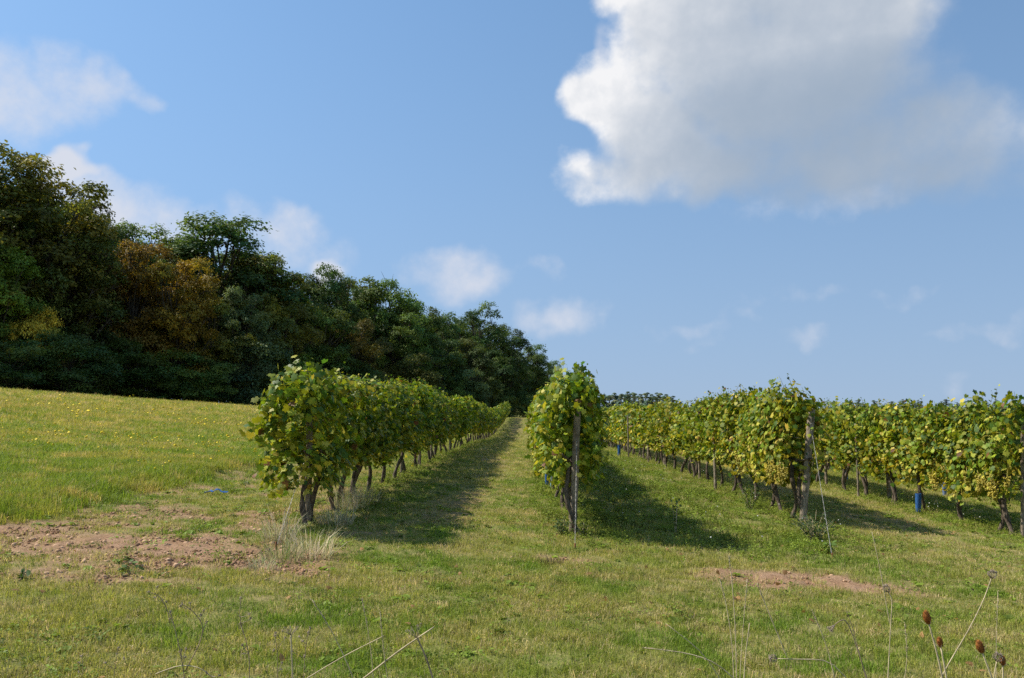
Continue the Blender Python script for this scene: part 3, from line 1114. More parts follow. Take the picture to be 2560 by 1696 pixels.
def gn_points(name, pts, rot, scl, kind, sources, tint=None):
    """one object whose points carry small meshes"""
    me = bpy.data.meshes.new(name)
    n = len(pts)
    me.vertices.add(n)
    me.vertices.foreach_set('co', np.asarray(pts, np.float32).ravel())
    for nm, typ, arr, key in (('rot', 'FLOAT_VECTOR', rot, 'vector'), ('scl', 'FLOAT_VECTOR', scl, 'vector'), ('pick', 'INT', kind, 'value')):
        at = me.attributes.new(nm, typ, 'POINT')
        at.data.foreach_set(key, np.asarray(arr, np.int32 if typ == 'INT' else np.float32).ravel())
    c = np.ones((n, 4), np.float32)
    if tint is not None: c[:, :3] = tint
    at = me.attributes.new('tint', 'FLOAT_COLOR', 'POINT')
    at.data.foreach_set('color', c.ravel())
    cl = bpy.data.collections.new(name + '_pieces')
    for q, s in enumerate(sources):
        so = bpy.data.objects.new(f'{name}_piece_{q:02d}', s)
        cl.objects.link(so)
    o = link(name, me)
    g = bpy.data.node_groups.new(name + '_scatter', 'GeometryNodeTree')
    g.interface.new_socket('Geometry', in_out='INPUT', socket_type='NodeSocketGeometry')
    g.interface.new_socket('Geometry', in_out='OUTPUT', socket_type='NodeSocketGeometry')
    N, L = g.nodes, g.links
    gi, go = N.new('NodeGroupInput'), N.new('NodeGroupOutput')
    ip = N.new('GeometryNodeInstanceOnPoints')
    ci = N.new('GeometryNodeCollectionInfo')
    ci.inputs['Collection'].default_value = cl
    ci.inputs['Separate Children'].default_value = True
    ci.inputs['Reset Children'].default_value = True
    ip.inputs['Pick Instance'].default_value = True

    def na(nm, dt):
        a = N.new('GeometryNodeInputNamedAttribute')
        a.data_type = dt
        a.inputs[0].default_value = nm
        return a.outputs[0]
    e2r = N.new('FunctionNodeEulerToRotation')
    L.new(na('rot', 'FLOAT_VECTOR'), e2r.inputs[0])
    L.new(gi.outputs[0], ip.inputs['Points'])
    L.new(ci.outputs[0], ip.inputs['Instance'])
    L.new(na('pick', 'INT'), ip.inputs['Instance Index'])
    L.new(e2r.outputs[0], ip.inputs['Rotation'])
    L.new(na('scl', 'FLOAT_VECTOR'), ip.inputs['Scale'])
    L.new(ip.outputs[0], go.inputs[0])
    md = o.modifiers.new('scatter', 'NODES')
    md.node_group = g
    return o


# vines past the three hundred largest: one mass
REST = [v for v in REST if 1320 + v[2] / v[3] * FPX < 3000]
if REST:
    a = np.array([(x, y, zg(x, y)) for (_, _, x, y) in REST])
    n = len(a)
    rot = np.zeros((n, 3))
    rot[:, 2] = rng.choice([0, math.pi], n)
    scl = np.stack([rng.uniform(.95, 1.12, n), np.ones(n), rng.uniform(.95, 1.05, n)], 1)
    o = gn_points('far_vines', a, rot, scl, rng.integers(0, len(FOLFAR), n), FOLFAR)
    tag(o, 'far vines of the right-hand rows that merge into one green mass', 'grapevines', kind='stuff')

# ------------------------------------------------------------------ posts, wires, stakes, tubes


def make_post(hgt, r, seed, square=False):
    rg = np.random.default_rng(seed)
    n = 4 if square else 12
    k = 9
    z = np.linspace(-.35, hgt, k)
    mb = MB()
    P = np.stack([.008 * np.sin(z * 3 + seed), .008 * np.cos(z * 2.3 + seed), z], 1)
    rr = r * (1.04 - .05 * (z / hgt)) * (1 + .03 * rg.standard_normal(k))
    rr[-1] *= .86
    P[-2, 2] = hgt - .012
    mb.tube(P, rr, n, (1, 1, 1), .05, seed)
    return mb.mesh('post_body', M_POST, not square)


def post(base, top, r, label, seed, wire=None, group='end posts of the vine rows', rings=(.3,)):
    base, top = np.array(base, float), np.array(top, float)
    h = float(np.linalg.norm(top - base))
    ax = Vector(top - base).normalized()
    t = thing('vine_post', label, 'post', tuple(base), 0, group)
    t.rotation_euler = ax.to_track_quat('Z', 'Y').to_euler()
    link('post_body', make_post(h, r, seed), t)
    for q in rings:
        a = np.linspace(0, 6.28, 15)
        mb = MB()
        mb.tube(np.stack([(r + .004) * np.cos(a), (r + .004) * np.sin(a), h - q + .012 * np.sin(a * 2)], 1), .0035, 5, cap=False)
        link('wire_band', mb.mesh('wire_band', M_WIRE, True), t)
    if wire:
        w0 = base + (top - base) * wire[0]
        g = np.array(wire[1], float)
        g[2] = zg(g[0], g[1]) - .02
        d0 = np.array([0, -r - .004, 0])
        mb = MB()
        tt = np.linspace(0, 1, 60)
        L = (w0 + d0) * (1 - tt[:, None]) + g * tt[:, None]
        for s in (0, math.pi):
            off = np.stack([.0022 * np.cos(tt * 70 + s), .0022 * np.sin(tt * 70 + s), 0 * tt], 1)
            mb.tube(L + off, .0016, 5, cap=False)
        o = link('stay_wire', mb.mesh('stay_wire', M_WIRE, True))
        o.parent = t
        o.matrix_parent_inverse = (Matrix.Translation(Vector(base)) @ t.rotation_euler.to_matrix().to_4x4()).inverted()
        mb = MB()
        mb.tube([g + [0, 0, -.1], g + [.002, .01, .02], g + [.004, .02, .09]], [.011, .012, .010], 7, (.8, .5, .35), .1, seed)
        o = link('anchor_stake', mb.mesh('anchor_stake', M_STAKE, True))
        o.parent = t
        o.matrix_parent_inverse = (Matrix.Translation(Vector(base)) @ t.rotation_euler.to_matrix().to_4x4()).inverted()
    return t


b2 = ground_at(1430, 1333)
post(b2, at_dist(1446, 1000, b2[1] - .18), .043, 'weathered wooden end post of the second row, beside the bare gnarled trunk', 1,
     (.72, ground_at(1437, 1376)), rings=(.12, .62))
b3 = ground_at(2006, 1306)
post(b3, at_dist(2030, 1024, b3[1] - .10), .050, 'pale leaning wooden end post of the third row, with a slack wire', 2,
     (.82, ground_at(2082, 1400)), rings=(.22, .40))
b1 = ground_at(772, 1306)
post(b1, b1 + np.array([-.02, 0, 1.45]), .038, 'brown end post half hidden in the bushy first vine', 3, (.60, ground_at(688, 1372)), rings=())
b4 = ground_at(2556, 1344)
post(b4, at_dist(2560, 1062, b4[1]), .026, 'thin end post at the right picture edge', 4, None, rings=(.3,))

# stakes inside the rows
stake_px = [(2, 1788, 1228, .030), (2, 1621, 1158, .030), (2, 1571, 1146, .026), (3, 2146, 1244, .024), (3, 2223, 1247, .040), (0, 1050, 1165, .030)]
STK = [make_post(1.5, .030, 20 + i) for i in range(4)]
for i, (ri, px, py, r) in enumerate(stake_px):
    p = ground_at(px, py)
    t = thing('vine_stake', ['grey square stake among the trunks of the third row', 'thin grey stake in the middle of the third row',
                             'thinnest grey stake in the third row, nearest the shaded grass', 'thin pale stake right of the leaning post, in the fourth row',
                             'thick grey stake under the fourth row foliage', 'reddish stake among the trunks of the leftmost row'][i],
              'stake', tuple(p), i * 1.1, 'stakes in the vine rows')
    link('stake_body', STK[i % 4], t, scale=(r / .03, r / .03, 1))
_r = random.Random(3)
for ri in range(4):
    for k in range(1, 16):
        y = ROWY[ri] + k * 5.0 + 2.2
        if y > 85: break
        x = ROWX[ri] + _r.uniform(-.04, .04)
        t = thing('vine_stake', f'stake further down the {ROWLAB[ri].split(",")[0]}, between the trunks', 'stake', (x, y, zg(x, y)), _r.uniform(0, 6), 'stakes in the vine rows')
        link('stake_body', STK[k % 4], t, scale=(1, 1, 1.0))

# trellis wires
for ri in range(4):
    for q, hz in enumerate((.78, 1.25)):
        ys = np.arange(ROWY[ri], ROWEND[ri], 2.5)
        mb = MB()
        xs = np.full(len(ys), ROWX[ri]) + (.03 if q else -.03)
        mb.tube(np.stack([xs, ys, height(xs, ys) + hz], 1), .002, 4, cap=False)
        o = link('trellis_wire', mb.mesh('trellis_wire', M_WIRE, True))
        tag(o, f'{("lower", "upper")[q]} trellis wire running through the {ROWLAB[ri].split(",")[0]}', 'wire', 'trellis wires')


def grow_tube(px, py, hgt, r, mat, label, tilt=0.0):
    p = ground_at(px, py)
    mb = MB()
    z = np.linspace(0, hgt, 7)
    n = 10
    V, W = [], []
    for zz in z:
        a = np.arange(n) * 2 * math.pi / n
        rr = r * (1 + .10 * np.sin(a * 2 + zz * 9))
        V.append(np.stack([rr * np.cos(a) + tilt * zz, rr * np.sin(a), np.full(n, zz)], 1))
    V = np.concatenate(V)
    i, j = np.meshgrid(np.arange(6), np.arange(n), indexing='ij')
    i, j = i.ravel(), j.ravel()
    j2 = (j + 1) % n
    F = np.stack([i * n + j, i * n + j2, (i + 1) * n + j2, (i + 1) * n + j], 1)
    c = V[:, :2].copy()
    Vi = V.copy()
    Vi[:, 0] = (V[:, 0] - tilt * V[:, 2]) * .95 + tilt * V[:, 2]
    Vi[:, 1] *= .95
    mb.add(V, F)
    mb.add(Vi, F[:, ::-1])
    jj = np.arange(n)
    top = 6 * n
    mb.add(np.concatenate([V[top:], Vi[top:]]), np.stack([jj, (jj + 1) % n, n + (jj + 1) % n, n + jj], 1))
    t = thing('vine_guard', label, 'plant guard', tuple(p), 0, 'plastic guards round young vines')
    link('guard_tube', mb.mesh('guard_tube', mat, True), t)
    mb = MB()
    mb.tube([(0, 0, -.05), (.01, .0, hgt * .6), (.02, .01, hgt + .16)], [.012, .010, .006], 6, (1, 1, 1), .1)
    link('young_stem', mb.mesh('young_stem', M_VTRUNK), t)


grow_tube(2296, 1283, .34, .048, M_BLUE, 'bright blue plastic guard standing in the grass under the fourth row', .04)
grow_tube(2116, 1202, .26, .05, M_BLUEPALE, 'pale blue plastic guard half hidden right of the leaning post')
grow_tube(2362, 1240, .30, .045, M_BLUEPALE, 'faded grey-blue plastic guard behind the fourth row')
grow_tube(1548, 1142, .42, .05, M_BLUE, 'dark blue plastic guard far down the third row')
grow_tube(1505, 1120, .45, .09, M_BLUE, 'bright blue plastic guard furthest down the third row')
grow_tube(1368, 1216, .34, .040, M_BLUE, 'blue plastic guard under the second row, left of a teal one')
grow_tube(1380, 1221, .34, .034, M_TEAL, 'pale teal plastic guard under the second row')

# scrap of blue plastic on the strip beside the meadow
p = ground_at(540, 1238)
rg_ = np.random.default_rng(9)
gx, gy = np.meshgrid(np.linspace(-.16, .16, 9), np.linspace(-.05, .05, 5), indexing='ij')
hz = .05 * np.abs(np.sin(gx * 31 + 1)) * np.exp(-(gx / .1) ** 2) + .02 * rg_.random(gx.shape) + .03
V = np.stack([gx, gy + .02 * np.sin(gx * 40), hz], 2).reshape(-1, 3)
V2 = V - [0, 0, .004]
i, j = np.meshgrid(np.arange(8), np.arange(4), indexing='ij')
i, j = i.ravel(), j.ravel()
Q = np.stack([i * 5 + j, (i + 1) * 5 + j, (i + 1) * 5 + j + 1, i * 5 + j + 1], 1)
mb = MB()
mb.add(V, Q)
mb.add(V2, Q[:, ::-1])
o = link('plastic_scrap', mb.mesh('plastic_scrap', M_BLUE, True), loc=tuple(p), rot=(0, 0, .2))
tag(o, 'crumpled scrap of blue plastic lying on the strip beside the meadow', 'litter')

# ------------------------------------------------------------------ grass and weeds
def tuft(seed, n, rad, lmin, lmax, wid, lean=.5, curl=.5, colvar=.25, dry=.15):
    rg = np.random.default_rng(seed)
    a = rg.uniform(0, 6.28, n)
    r = rad * np.sqrt(rg.random(n))
    bx, by = r * np.cos(a), r * np.sin(a)
    L = rg.uniform(lmin, lmax, n)
    da = rg.uniform(0, 6.28, n)
    le = np.abs(rg.normal(0, lean, n))
    dx, dy, dz = np.cos(da) * np.sin(le), np.sin(da) * np.sin(le), np.cos(le)
    mid = np.stack([bx + dx * L * .55, by + dy * L * .55, dz * L * .6], 1)
    cu = np.abs(rg.normal(0, curl, n))
    tip = mid + np.stack([dx + np.cos(da) * cu, dy + np.sin(da) * cu, np.maximum(dz - cu * .7, -.35)], 1) * (L * .45)[:, None]
    wa = da + math.pi / 2 + rg.normal(0, .5, n)
    w = wid * rg.uniform(.6, 1.3, n)
    wx = np.stack([np.cos(wa) * w, np.sin(wa) * w, 0 * w], 1)
    b0 = np.stack([bx, by, np.full(n, -.02)], 1)
    V = np.stack([b0 - wx * .5, b0 + wx * .5, mid + wx * .42, mid - wx * .42, tip], 1).reshape(-1, 3)
    k = np.arange(n) * 5
    Q = np.stack([k, k + 1, k + 2, k + 3], 1)
    T = np.stack([k + 3, k + 2, k + 4], 1)
    v = rg.uniform(1 - colvar, 1 + colvar, n)
    c = np.stack([v, v, v], 1)
    isdry = rg.random(n) < dry
    c[isdry] = c[isdry] * np.array([1.55, 1.35, 1.9])
    mb = MB()
    mb.add(V, [Q, T], np.repeat(c, 5, axis=0))
    return mb.mesh('grass_tuft', M_GRASS)


OVAL = np.array([[0, 0, 0], [.30, .35, .04], [.22, .78, .02], [0, 1.0, -.06], [-.22, .78, .02], [-.30, .35, .04]])
OVALF = np.array([[0, 1, 2], [0, 2, 3], [0, 3, 4], [0, 4, 5]])


def weed(seed, n, rad, hgt, leaf, flat=.8, stems=0):
    """broad-leaved low weeds; with stems, upright ones"""
    rg = np.random.default_rng(seed)
    mb = MB()
    if stems:
        for s in range(stems):
            a, r = rg.uniform(0, 6.28), rad * rg.random() ** .5
            b0 = np.array([r * math.cos(a), r * math.sin(a), -.02])
            t = b0 + np.array([rg.normal(0, .2) * hgt, rg.normal(0, .2) * hgt, hgt * rg.uniform(.6, 1.1)])
            m_ = (b0 + t) / 2 + np.append(rg.normal(0, .02, 2), 0)
            mb.tube([b0, m_, t], [.0035, .003, .0015], 3, (.9, .85, .8), 0, 0, cap=False)
            q = max(3, n // stems)
            tt = rg.uniform(.12, 1.0, q)
            pos = b0 + (t - b0) * tt[:, None]
            nr = rg.normal(0, .45, (q, 3)) + np.array([0, 0, .8])
            M = basis(nr, rg.uniform(0, 6.28, q))
            V, F, C = scatter_cards(OVAL, OVALF, pos, M, leaf * rg.uniform(.5, 1.1, q) * (1.15 - .6 * tt), np.repeat(rg.uniform(.75, 1.25, (q, 1)), 3, 1))
            mb.add(V, F, C)
    else:
        a = rg.uniform(0, 6.28, n)
        r = rad * np.sqrt(rg.random(n))
        pos = np.stack([r * np.cos(a), r * np.sin(a), hgt * rg.random(n)], 1)
        nr = rg.normal(0, 1 - flat, (n, 3)) * 1.6 + np.array([0, 0, 1.0])
        M = basis(nr, rg.uniform(0, 6.28, n))
        V, F, C = scatter_cards(OVAL, OVALF, pos, M, leaf * rg.uniform(.6, 1.2, n), np.repeat(rg.uniform(.75, 1.25, (n, 1)), 3, 1))
        mb.add(V, F, C)
    return mb.mesh('weed_clump', M_GRASS)


SHORT = [tuft(800 + i, 30, .065, .020, .060, .0036, .85, .6, dry=.22) for i in range(5)]
SHORT += [tuft(810 + i, 26, .075, .015, .045, .0040, 1.1, .6, dry=.45) for i in range(2)]
TALL = [tuft(820 + i, 28, .080, .05, .15, .0050, .55, .55, dry=.15) for i in range(4)]
LOW = [weed(830 + i, 16, .065, .035, .026) for i in range(3)] + [weed(835, 9, .05, .02, .055, .75)]
UP = [weed(840 + i, 36, .08, .20, .042, stems=5) for i in range(4)]


def sector_points(rings, seed, half=R(47)):
    rg = np.random.default_rng(seed)
    out = []
    for r0, r1, den in rings:
        n = int(half * (r1 * r1 - r0 * r0) * den)
        r = np.sqrt(rg.uniform(r0 * r0, r1 * r1, n))
        a = rg.uniform(-half, half, n)
        out.append(np.stack([r * np.sin(a), r * np.cos(a)], 1))
    return np.concatenate(out)


def row_dist(x):
    return np.min(np.abs(x[:, None] - np.array(ROWX)[None]), axis=1)


RINGS = [(1.8, 5, 520), (5, 8, 460), (8, 12, 300), (12, 18, 150), (18, 28, 66), (28, 45, 26), (45, 70, 9), (70, 118, 3)]
G_FRESH, G_YEL, G_DRY, G_DEEP = np.array([.172, .262, .024]), np.array([.320, .325, .062]), np.array([.49, .40, .185]), np.array([.115, .205, .035])


def zones(x, y):
    meadow = sstep(-5.35, -5.75, x + .5 * (fbm(x * 0, y / 2.2, 11) - .5)) * sstep(7.0, 8.2, y - .35 * (x + 5.5) * 0 + .4 * (fbm(x / .8, y * 0, 12) - .5))
    lush = zone_alley(x, y, ROWX[1] - .2, ROWX[2] - .35, 8.9, .5)
    path = zone_alley(x, y, ROWX[0] + .7, ROWX[1] - .25, 9.4, .4)
    brown = zone_alley(x, y, ROWX[2] + .6, ROWX[3] - .5, 8.6, .4)
    under = sstep(.55, .25, row_dist(x)) * sstep(9.2, 10.2, y) * (x > -4)
    return meadow, lush, path, brown, under


def grass_tint(x, y, rg, dryness, deep):
    n = len(x)
    n1 = fbm(x / 1.6, y / 1.1, 51)
    n2 = fbm(x / .35, y / .3, 53)
    f = np.clip((n1 - .5) * 3.0 + (n2 - .5) * 2.6 + .5 + (dryness - .35), 0, 1)[:, None]
    c = G_FRESH * (1 - f) + G_YEL * f
    dr = (rg.random(n) < np.clip(dryness * .55 + (n2 - .5) * .9, 0, .95))[:, None]
    c = np.where(dr, G_DRY * (.55 + .45 * rg.random((n, 1))) + c * .25, c)
    c = c * (1 - deep[:, None]) + (G_DEEP * .5 + c * .5) * deep[:, None]
    return c * rg.uniform(.8, 1.2, (n, 1))


def scatter(name, P, src, label, cat, rg, zs, xys, tint, tilt=.12):
    n = len(P)
    pts = np.stack([P[:, 0], P[:, 1], height(P[:, 0], P[:, 1])], 1)
    rot = np.stack([rg.normal(0, tilt, n), rg.normal(0, tilt, n), rg.uniform(0, 6.28, n)], 1)
    scl = np.stack([xys, xys, zs], 1)
    o = gn_points(name, pts, rot, scl, rg.integers(0, len(src), n), src, tint)
    return tag(o, label, cat, kind='stuff')


def build_grass():
    rg = np.random.default_rng(61)
    P = sector_points(RINGS, 62)
    x, y = P[:, 0], P[:, 1]
    r = np.hypot(x, y)
    far = np.clip(r / 9.0, 1, 12) ** .62
    sm = soil_mask(x, y)
    me, lu, pa, br, un = zones(x, y)
    s_cr = crest_s(x, y)
    keep = (rg.random(len(x)) > sm * .93) & (s_cr < 10)
    # short mown grass
    k = keep & (rg.random(len(x)) > me * .97) & (rg.random(len(x)) > .55 * lu)
    dry = .46 + .22 * pa + .30 * br - .2 * lu + .25 * sm + .25 * (fbm(x / 2.5, y / 1.2, 71) - .5)
    dry = dry - .12 * sstep(6.6, 5.0, r)
    zs = (.85 + .5 * fbm(x / .5, y / .5, 63)) * (1 - .25 * pa - .2 * br + .35 * lu) * np.clip(r / 14, 1, 2.0)
    scatter('mown_grass', P[k], SHORT, 'short mown yellowish grass of the verge and the path', 'grass', rg, zs[k], far[k],
            grass_tint(x[k], y[k], rg, dry[k], 0 * x[k]))
    # meadow grass
    k = keep & (rg.random(len(x)) < me)
    dry = .12 + .36 * sstep(14, 40, r) + .2 * (fbm(x / 3, y / 3, 73) - .5)
    edge = sstep(-7.0, -5.8, x)
    zs = (.7 + .7 * fbm(x / .7, y / .7, 65) + .25 * edge) * np.clip(r / 22, 1, 1.7)
    scatter('meadow_grass', P[k], TALL, 'taller green meadow grass left of the vines', 'grass', rg, zs[k], far[k] * 1.05,
            grass_tint(x[k], y[k], rg, dry[k], .15 * (1 - sstep(12, 25, r[k]))) * np.array([1.22, 1.10, 1.0]))
    # low broad-leaved weeds, clover
    P = sector_points([(1.8, 5, 70), (5, 8, 70), (8, 12, 75), (12, 18, 45), (18, 30, 18), (30, 50, 5)], 66)
    x, y = P[:, 0], P[:, 1]
    r = np.hypot(x, y)
    me, lu, pa, br, un = zones(x, y)
    sm = soil_mask(x, y)
    pr = np.clip(.15 + 1.6 * (fbm(x / .7, y / .6, 67) - .45) + .5 * lu + .35 * un + .25 * sstep(-5.6, -5, x) * sstep(-2, -3, x) * sstep(7, 8, y), 0, 1) * (1 - .8 * sm)
    k = rg.random(len(x)) < pr
    far = np.clip(r / 9.0, 1, 12) ** .6
    scatter('low_weeds', P[k], LOW, 'low clover and broad-leaved weeds in the turf', 'weeds', rg, np.full(k.sum(), 1.1), far[k] * rg.uniform(.7, 1.4, k.sum()),
            (G_FRESH * .9 + .2 * G_YEL) * rg.uniform(.4, 1.3, (k.sum(), 1)), .15)
    # upright weeds between the second and third row and along the trunks
    P = sector_points([(8, 12, 60), (12, 18, 44), (18, 28, 24), (28, 45, 9), (45, 80, 2.5)], 68)
    x, y = P[:, 0], P[:, 1]
    r = np.hypot(x, y)
    me, lu, pa, br, un = zones(x, y)
    pr = np.clip(.55 * lu * sstep(.40, .62, fbm(x / .8, y / 1.0, 69)) + .16 * lu + .85 * un * (.4 + .6 * (x > -3)) + .10 * me, 0, 1)
    pr = pr * (1 - .75 * soil_mask(x, y))
    k = rg.random(len(x)) < pr
    far = np.clip(r / 10.0, 1, 12) ** .55
    zs = rg.uniform(.3, .95, k.sum()) * (.75 + .15 * lu[k])
    scatter('tall_weeds', P[k], UP, 'lush upright weeds growing between and under the vine rows', 'weeds', rg, zs, far[k],
            (G_FRESH * .68 + .38 * G_YEL) * rg.uniform(.6, 1.35, (k.sum(), 1)), .12)


build_grass()


def disc_flower(seed, mat, r, stem):
    rg = np.random.default_rng(seed)
    mb = MB()
    n = 9
    a = np.arange(n) * 2 * math.pi / n
    V = np.concatenate([[[0, 0, stem + .004]], np.stack([r * np.cos(a), r * np.sin(a), stem + .010 + 0 * a], 1), [[0, 0, stem - .006]]])
    j = np.arange(n)
    F = np.concatenate([np.stack([0 * j, 1 + j, 1 + (j + 1) % n], 1), np.stack([0 * j + n + 1, 1 + (j + 1) % n, 1 + j], 1)])
    mb.add(V, F)
    me = mb.mesh('flower', mat)
    return me


def build_flowers():
    rg = np.random.default_rng(75)
    P = sector_points([(8, 14, 5.0), (14, 25, 3.5), (25, 45, 1.1), (45, 75, .15)], 76)
    x, y = P[:, 0], P[:, 1]
    me, lu, pa, br, un = zones(x, y)
    k = (rg.random(len(x)) < me * sstep(.36, .58, fbm(x / 2.2, y / 3.5, 77))) & (crest_s(x, y) < 5)
    n = int(k.sum())
    r = np.hypot(x[k], y[k])
    s = rg.uniform(.8, 1.25, n) * np.clip(r / 14, 1, 2.6)
    o = scatter('meadow_flowers', P[k], [disc_flower(1, M_YFLOWER, .021, .0), disc_flower(2, M_YFLOWER, .016, .0)],
                'scattered small yellow flowers in the meadow', 'flowers', rg, s, s, None, .35)
    me_ = o.data
    z = np.zeros(n * 3, np.float32)
    me_.vertices.foreach_get('co', z)
    z = z.reshape(-1, 3)
    z[:, 2] += rg.uniform(.13, .26, n) * np.clip(r / 30, 1, 1.5)
    me_.vertices.foreach_set('co', z.ravel())
    P = sector_points([(9, 14, 5), (14, 25, 3)], 78)
    x, y = P[:, 0], P[:, 1]
    me, lu, pa, br, un = zones(x, y)
    k = rg.random(len(x)) < np.clip(.35 * lu + .3 * un * (x > 3), 0, 1)
    n = int(k.sum())
    o = scatter('weed_flowers', P[k], [disc_flower(3, M_WFLOWER, .009, 0)], 'tiny white weed flowers between the right-hand rows', 'flowers', rg,
                np.ones(n), np.ones(n), None, .4)
    z = np.zeros(n * 3, np.float32)
    o.data.vertices.foreach_get('co', z)
    z = z.reshape(-1, 3)
    z[:, 2] += rg.uniform(.10, .22, n)
    o.data.vertices.foreach_set('co', z.ravel())


build_flowers()


def lump(seed, mat, flat=.6):
    rg = np.random.default_rng(seed)
    t = (1 + 5 ** .5) / 2
    iv = np.array([(-1, t, 0), (1, t, 0), (-1, -t, 0), (1, -t, 0), (0, -1, t), (0, 1, t), (0, -1, -t), (0, 1, -t), (t, 0, -1), (t, 0, 1), (-t, 0, -1), (-t, 0, 1)], float)
    iv /= np.linalg.norm(iv[0])
    fi = np.array([(0, 11, 5), (0, 5, 1), (0, 1, 7), (0, 7, 10), (0, 10, 11), (1, 5, 9), (5, 11, 4), (11, 10, 2), (10, 7, 6), (7, 1, 8),
                   (3, 9, 4), (3, 4, 2), (3, 2, 6), (3, 6, 8), (3, 8, 9), (4, 9, 5), (2, 4, 11), (6, 2, 10), (8, 6, 7), (9, 8, 1)])
    V = iv * rg.uniform(.65, 1.25, (12, 1)) * np.array([1.2, .9, flat])
    return make_mesh('lump', V, fi, mat, np.ones((12, 3)))


def build_stones():
    rg = np.random.default_rng(81)
    for nm, lab, mat, rings, smin, smax, pw in (
            ('soil_clods', 'red-brown clods of soil on the bare patches', M_CLOD, [(5, 8, 900), (8, 11, 520), (11, 18, 40)], .005, .022, 1.0),
            ('stones', 'pale reddish stones strewn over the bare soil', M_STONE, [(5, 8, 70), (8, 11, 55), (11, 20, 8)], .010, .036, 1.2)):
        P = sector_points(rings, 82 + len(nm))
        x, y = P[:, 0], P[:, 1]
        sm = soil_mask(x, y)
        k = rg.random(len(x)) < sm ** pw * np.where(x > 1, .5, 1)
        n = int(k.sum())
        s = smin + (smax - smin) * rg.random(n) ** 2.6
        s = s * np.where(P[k][:, 0] > 1, .7, 1)
        o = scatter(nm, P[k], [lump(90 + q, mat, .62) for q in range(4)], lab, 'stones' if nm == 'stones' else 'soil', rg, s, s, None, .4)


build_stones()


def build_litter():
    rg = np.random.default_rng(95)
    P = sector_points([(4, 9, 5.0), (9, 14, 3)], 96)
    x, y = P[:, 0], P[:, 1]
    me, lu, pa, br, un = zones(x, y)
    k = rg.random(len(x)) < np.where(x > 1.5, .9, .35) * (1 - me)
    n = int(k.sum())
    src = [make_mesh('dead_leaf', LVS * np.array([1, 1, 2.2]), LFS, M_GRASS, np.ones((len(LVS), 3)))]
    s = rg.uniform(.022, .050, n)
    c = np.array([.34, .19, .07]) * rg.uniform(.6, 1.4, (n, 1))
    o = scatter('fallen_leaves', P[k], src, 'curled brown fallen vine leaves lying in the grass', 'leaves', rg, s, s, c, .5)
    z = np.zeros(n * 3, np.float32)
    o.data.vertices.foreach_get('co', z)
    z = z.reshape(-1, 3)
    z[:, 2] += .035
    o.data.vertices.foreach_set('co', z.ravel())


build_litter()

# ------------------------------------------------------------------ dry tufts and end-of-row weeds
def dry_tuft(px, py, n, rad, lmin, lmax, label, color, seed, group='dry grass tufts beside the first vine'):
    p = ground_at(px, py)
    rg = np.random.default_rng(seed)
    a = rg.uniform(0, 6.28, n)
    r = rad * np.sqrt(rg.random(n))
    b0 = np.stack([r * np.cos(a), r * np.sin(a), np.full(n, -.02)], 1)
    L = rg.uniform(lmin, lmax, n)
    le = np.abs(rg.normal(.25, .35, n))
    dv = np.stack([np.cos(a + rg.normal(0, .6, n)) * np.sin(le), np.sin(a + rg.normal(0, .6, n)) * np.sin(le), np.cos(le)], 1)
    mid = b0 + dv * (L * .55)[:, None]
    tip = mid + (dv + np.stack([np.cos(a) * .35, np.sin(a) * .35, -rg.uniform(.0, .7, n)], 1)) * (L * .45)[:, None]
    wa = rg.uniform(0, 6.28, n)
    w = rg.uniform(.0018, .0042, n)
    wx = np.stack([np.cos(wa) * w, np.sin(wa) * w, 0 * w], 1)
    V = np.stack([b0 - wx, b0 + wx, mid + wx * .8, mid - wx * .8, tip], 1).reshape(-1, 3)
    k = np.arange(n) * 5
    mb = MB()
    mb.add(V, [np.stack([k, k + 1, k + 2, k + 3], 1), np.stack([k + 3, k + 2, k + 4], 1)], np.repeat(np.clip(np.array([[1.0, .98, .9]]) * rg.uniform(.35, 1.25, (n, 1)) + np.where(rg.random((n, 1)) < .22, np.array([[-.25, -.05, -.30]]), 0), .03, 2), 5, axis=0))
    o = link('dry_grass_tuft', mb.mesh('dry_grass_tuft', M_DRY), loc=tuple(p), color=color)
    tag(o, label, 'grass tuft', group)


STRAW, STRAWG = (.78, .67, .47), (.60, .52, .31)
dry_tuft(700, 1402, 240, .17, .08, .28, 'low dome of dry straw grass on the bare soil before the first vine', STRAWG, 1)
dry_tuft(775, 1392, 210, .22, .10, .40, 'pale dry grass tuft at the foot of the first end post', STRAW, 2)
dry_tuft(700, 1352, 200, .16, .18, .45, 'wispy dry grass around the first stay wire', STRAW, 3)
dry_tuft(872, 1276, 260, .20, .25, .55, 'tall dry grass tuft under the third vine of the leftmost row', STRAW, 4)
dry_tuft(915, 1262, 190, .18, .2, .45, 'pale dry grass spilling onto the path edge', STRAWG, 5)
dry_tuft(840, 1312, 240, .2, .14, .36, 'short dry grass between first and second vine', STRAW, 6)
dry_tuft(655, 1425, 160, .12, .06, .18, 'flattened straw at the edge of the bare soil', STRAW, 7)
dry_tuft(1378, 1412, 150, .10, .05, .13, 'small brown dead tuft on the bare spot before the second row', (.22, .15, .09), 8, None)


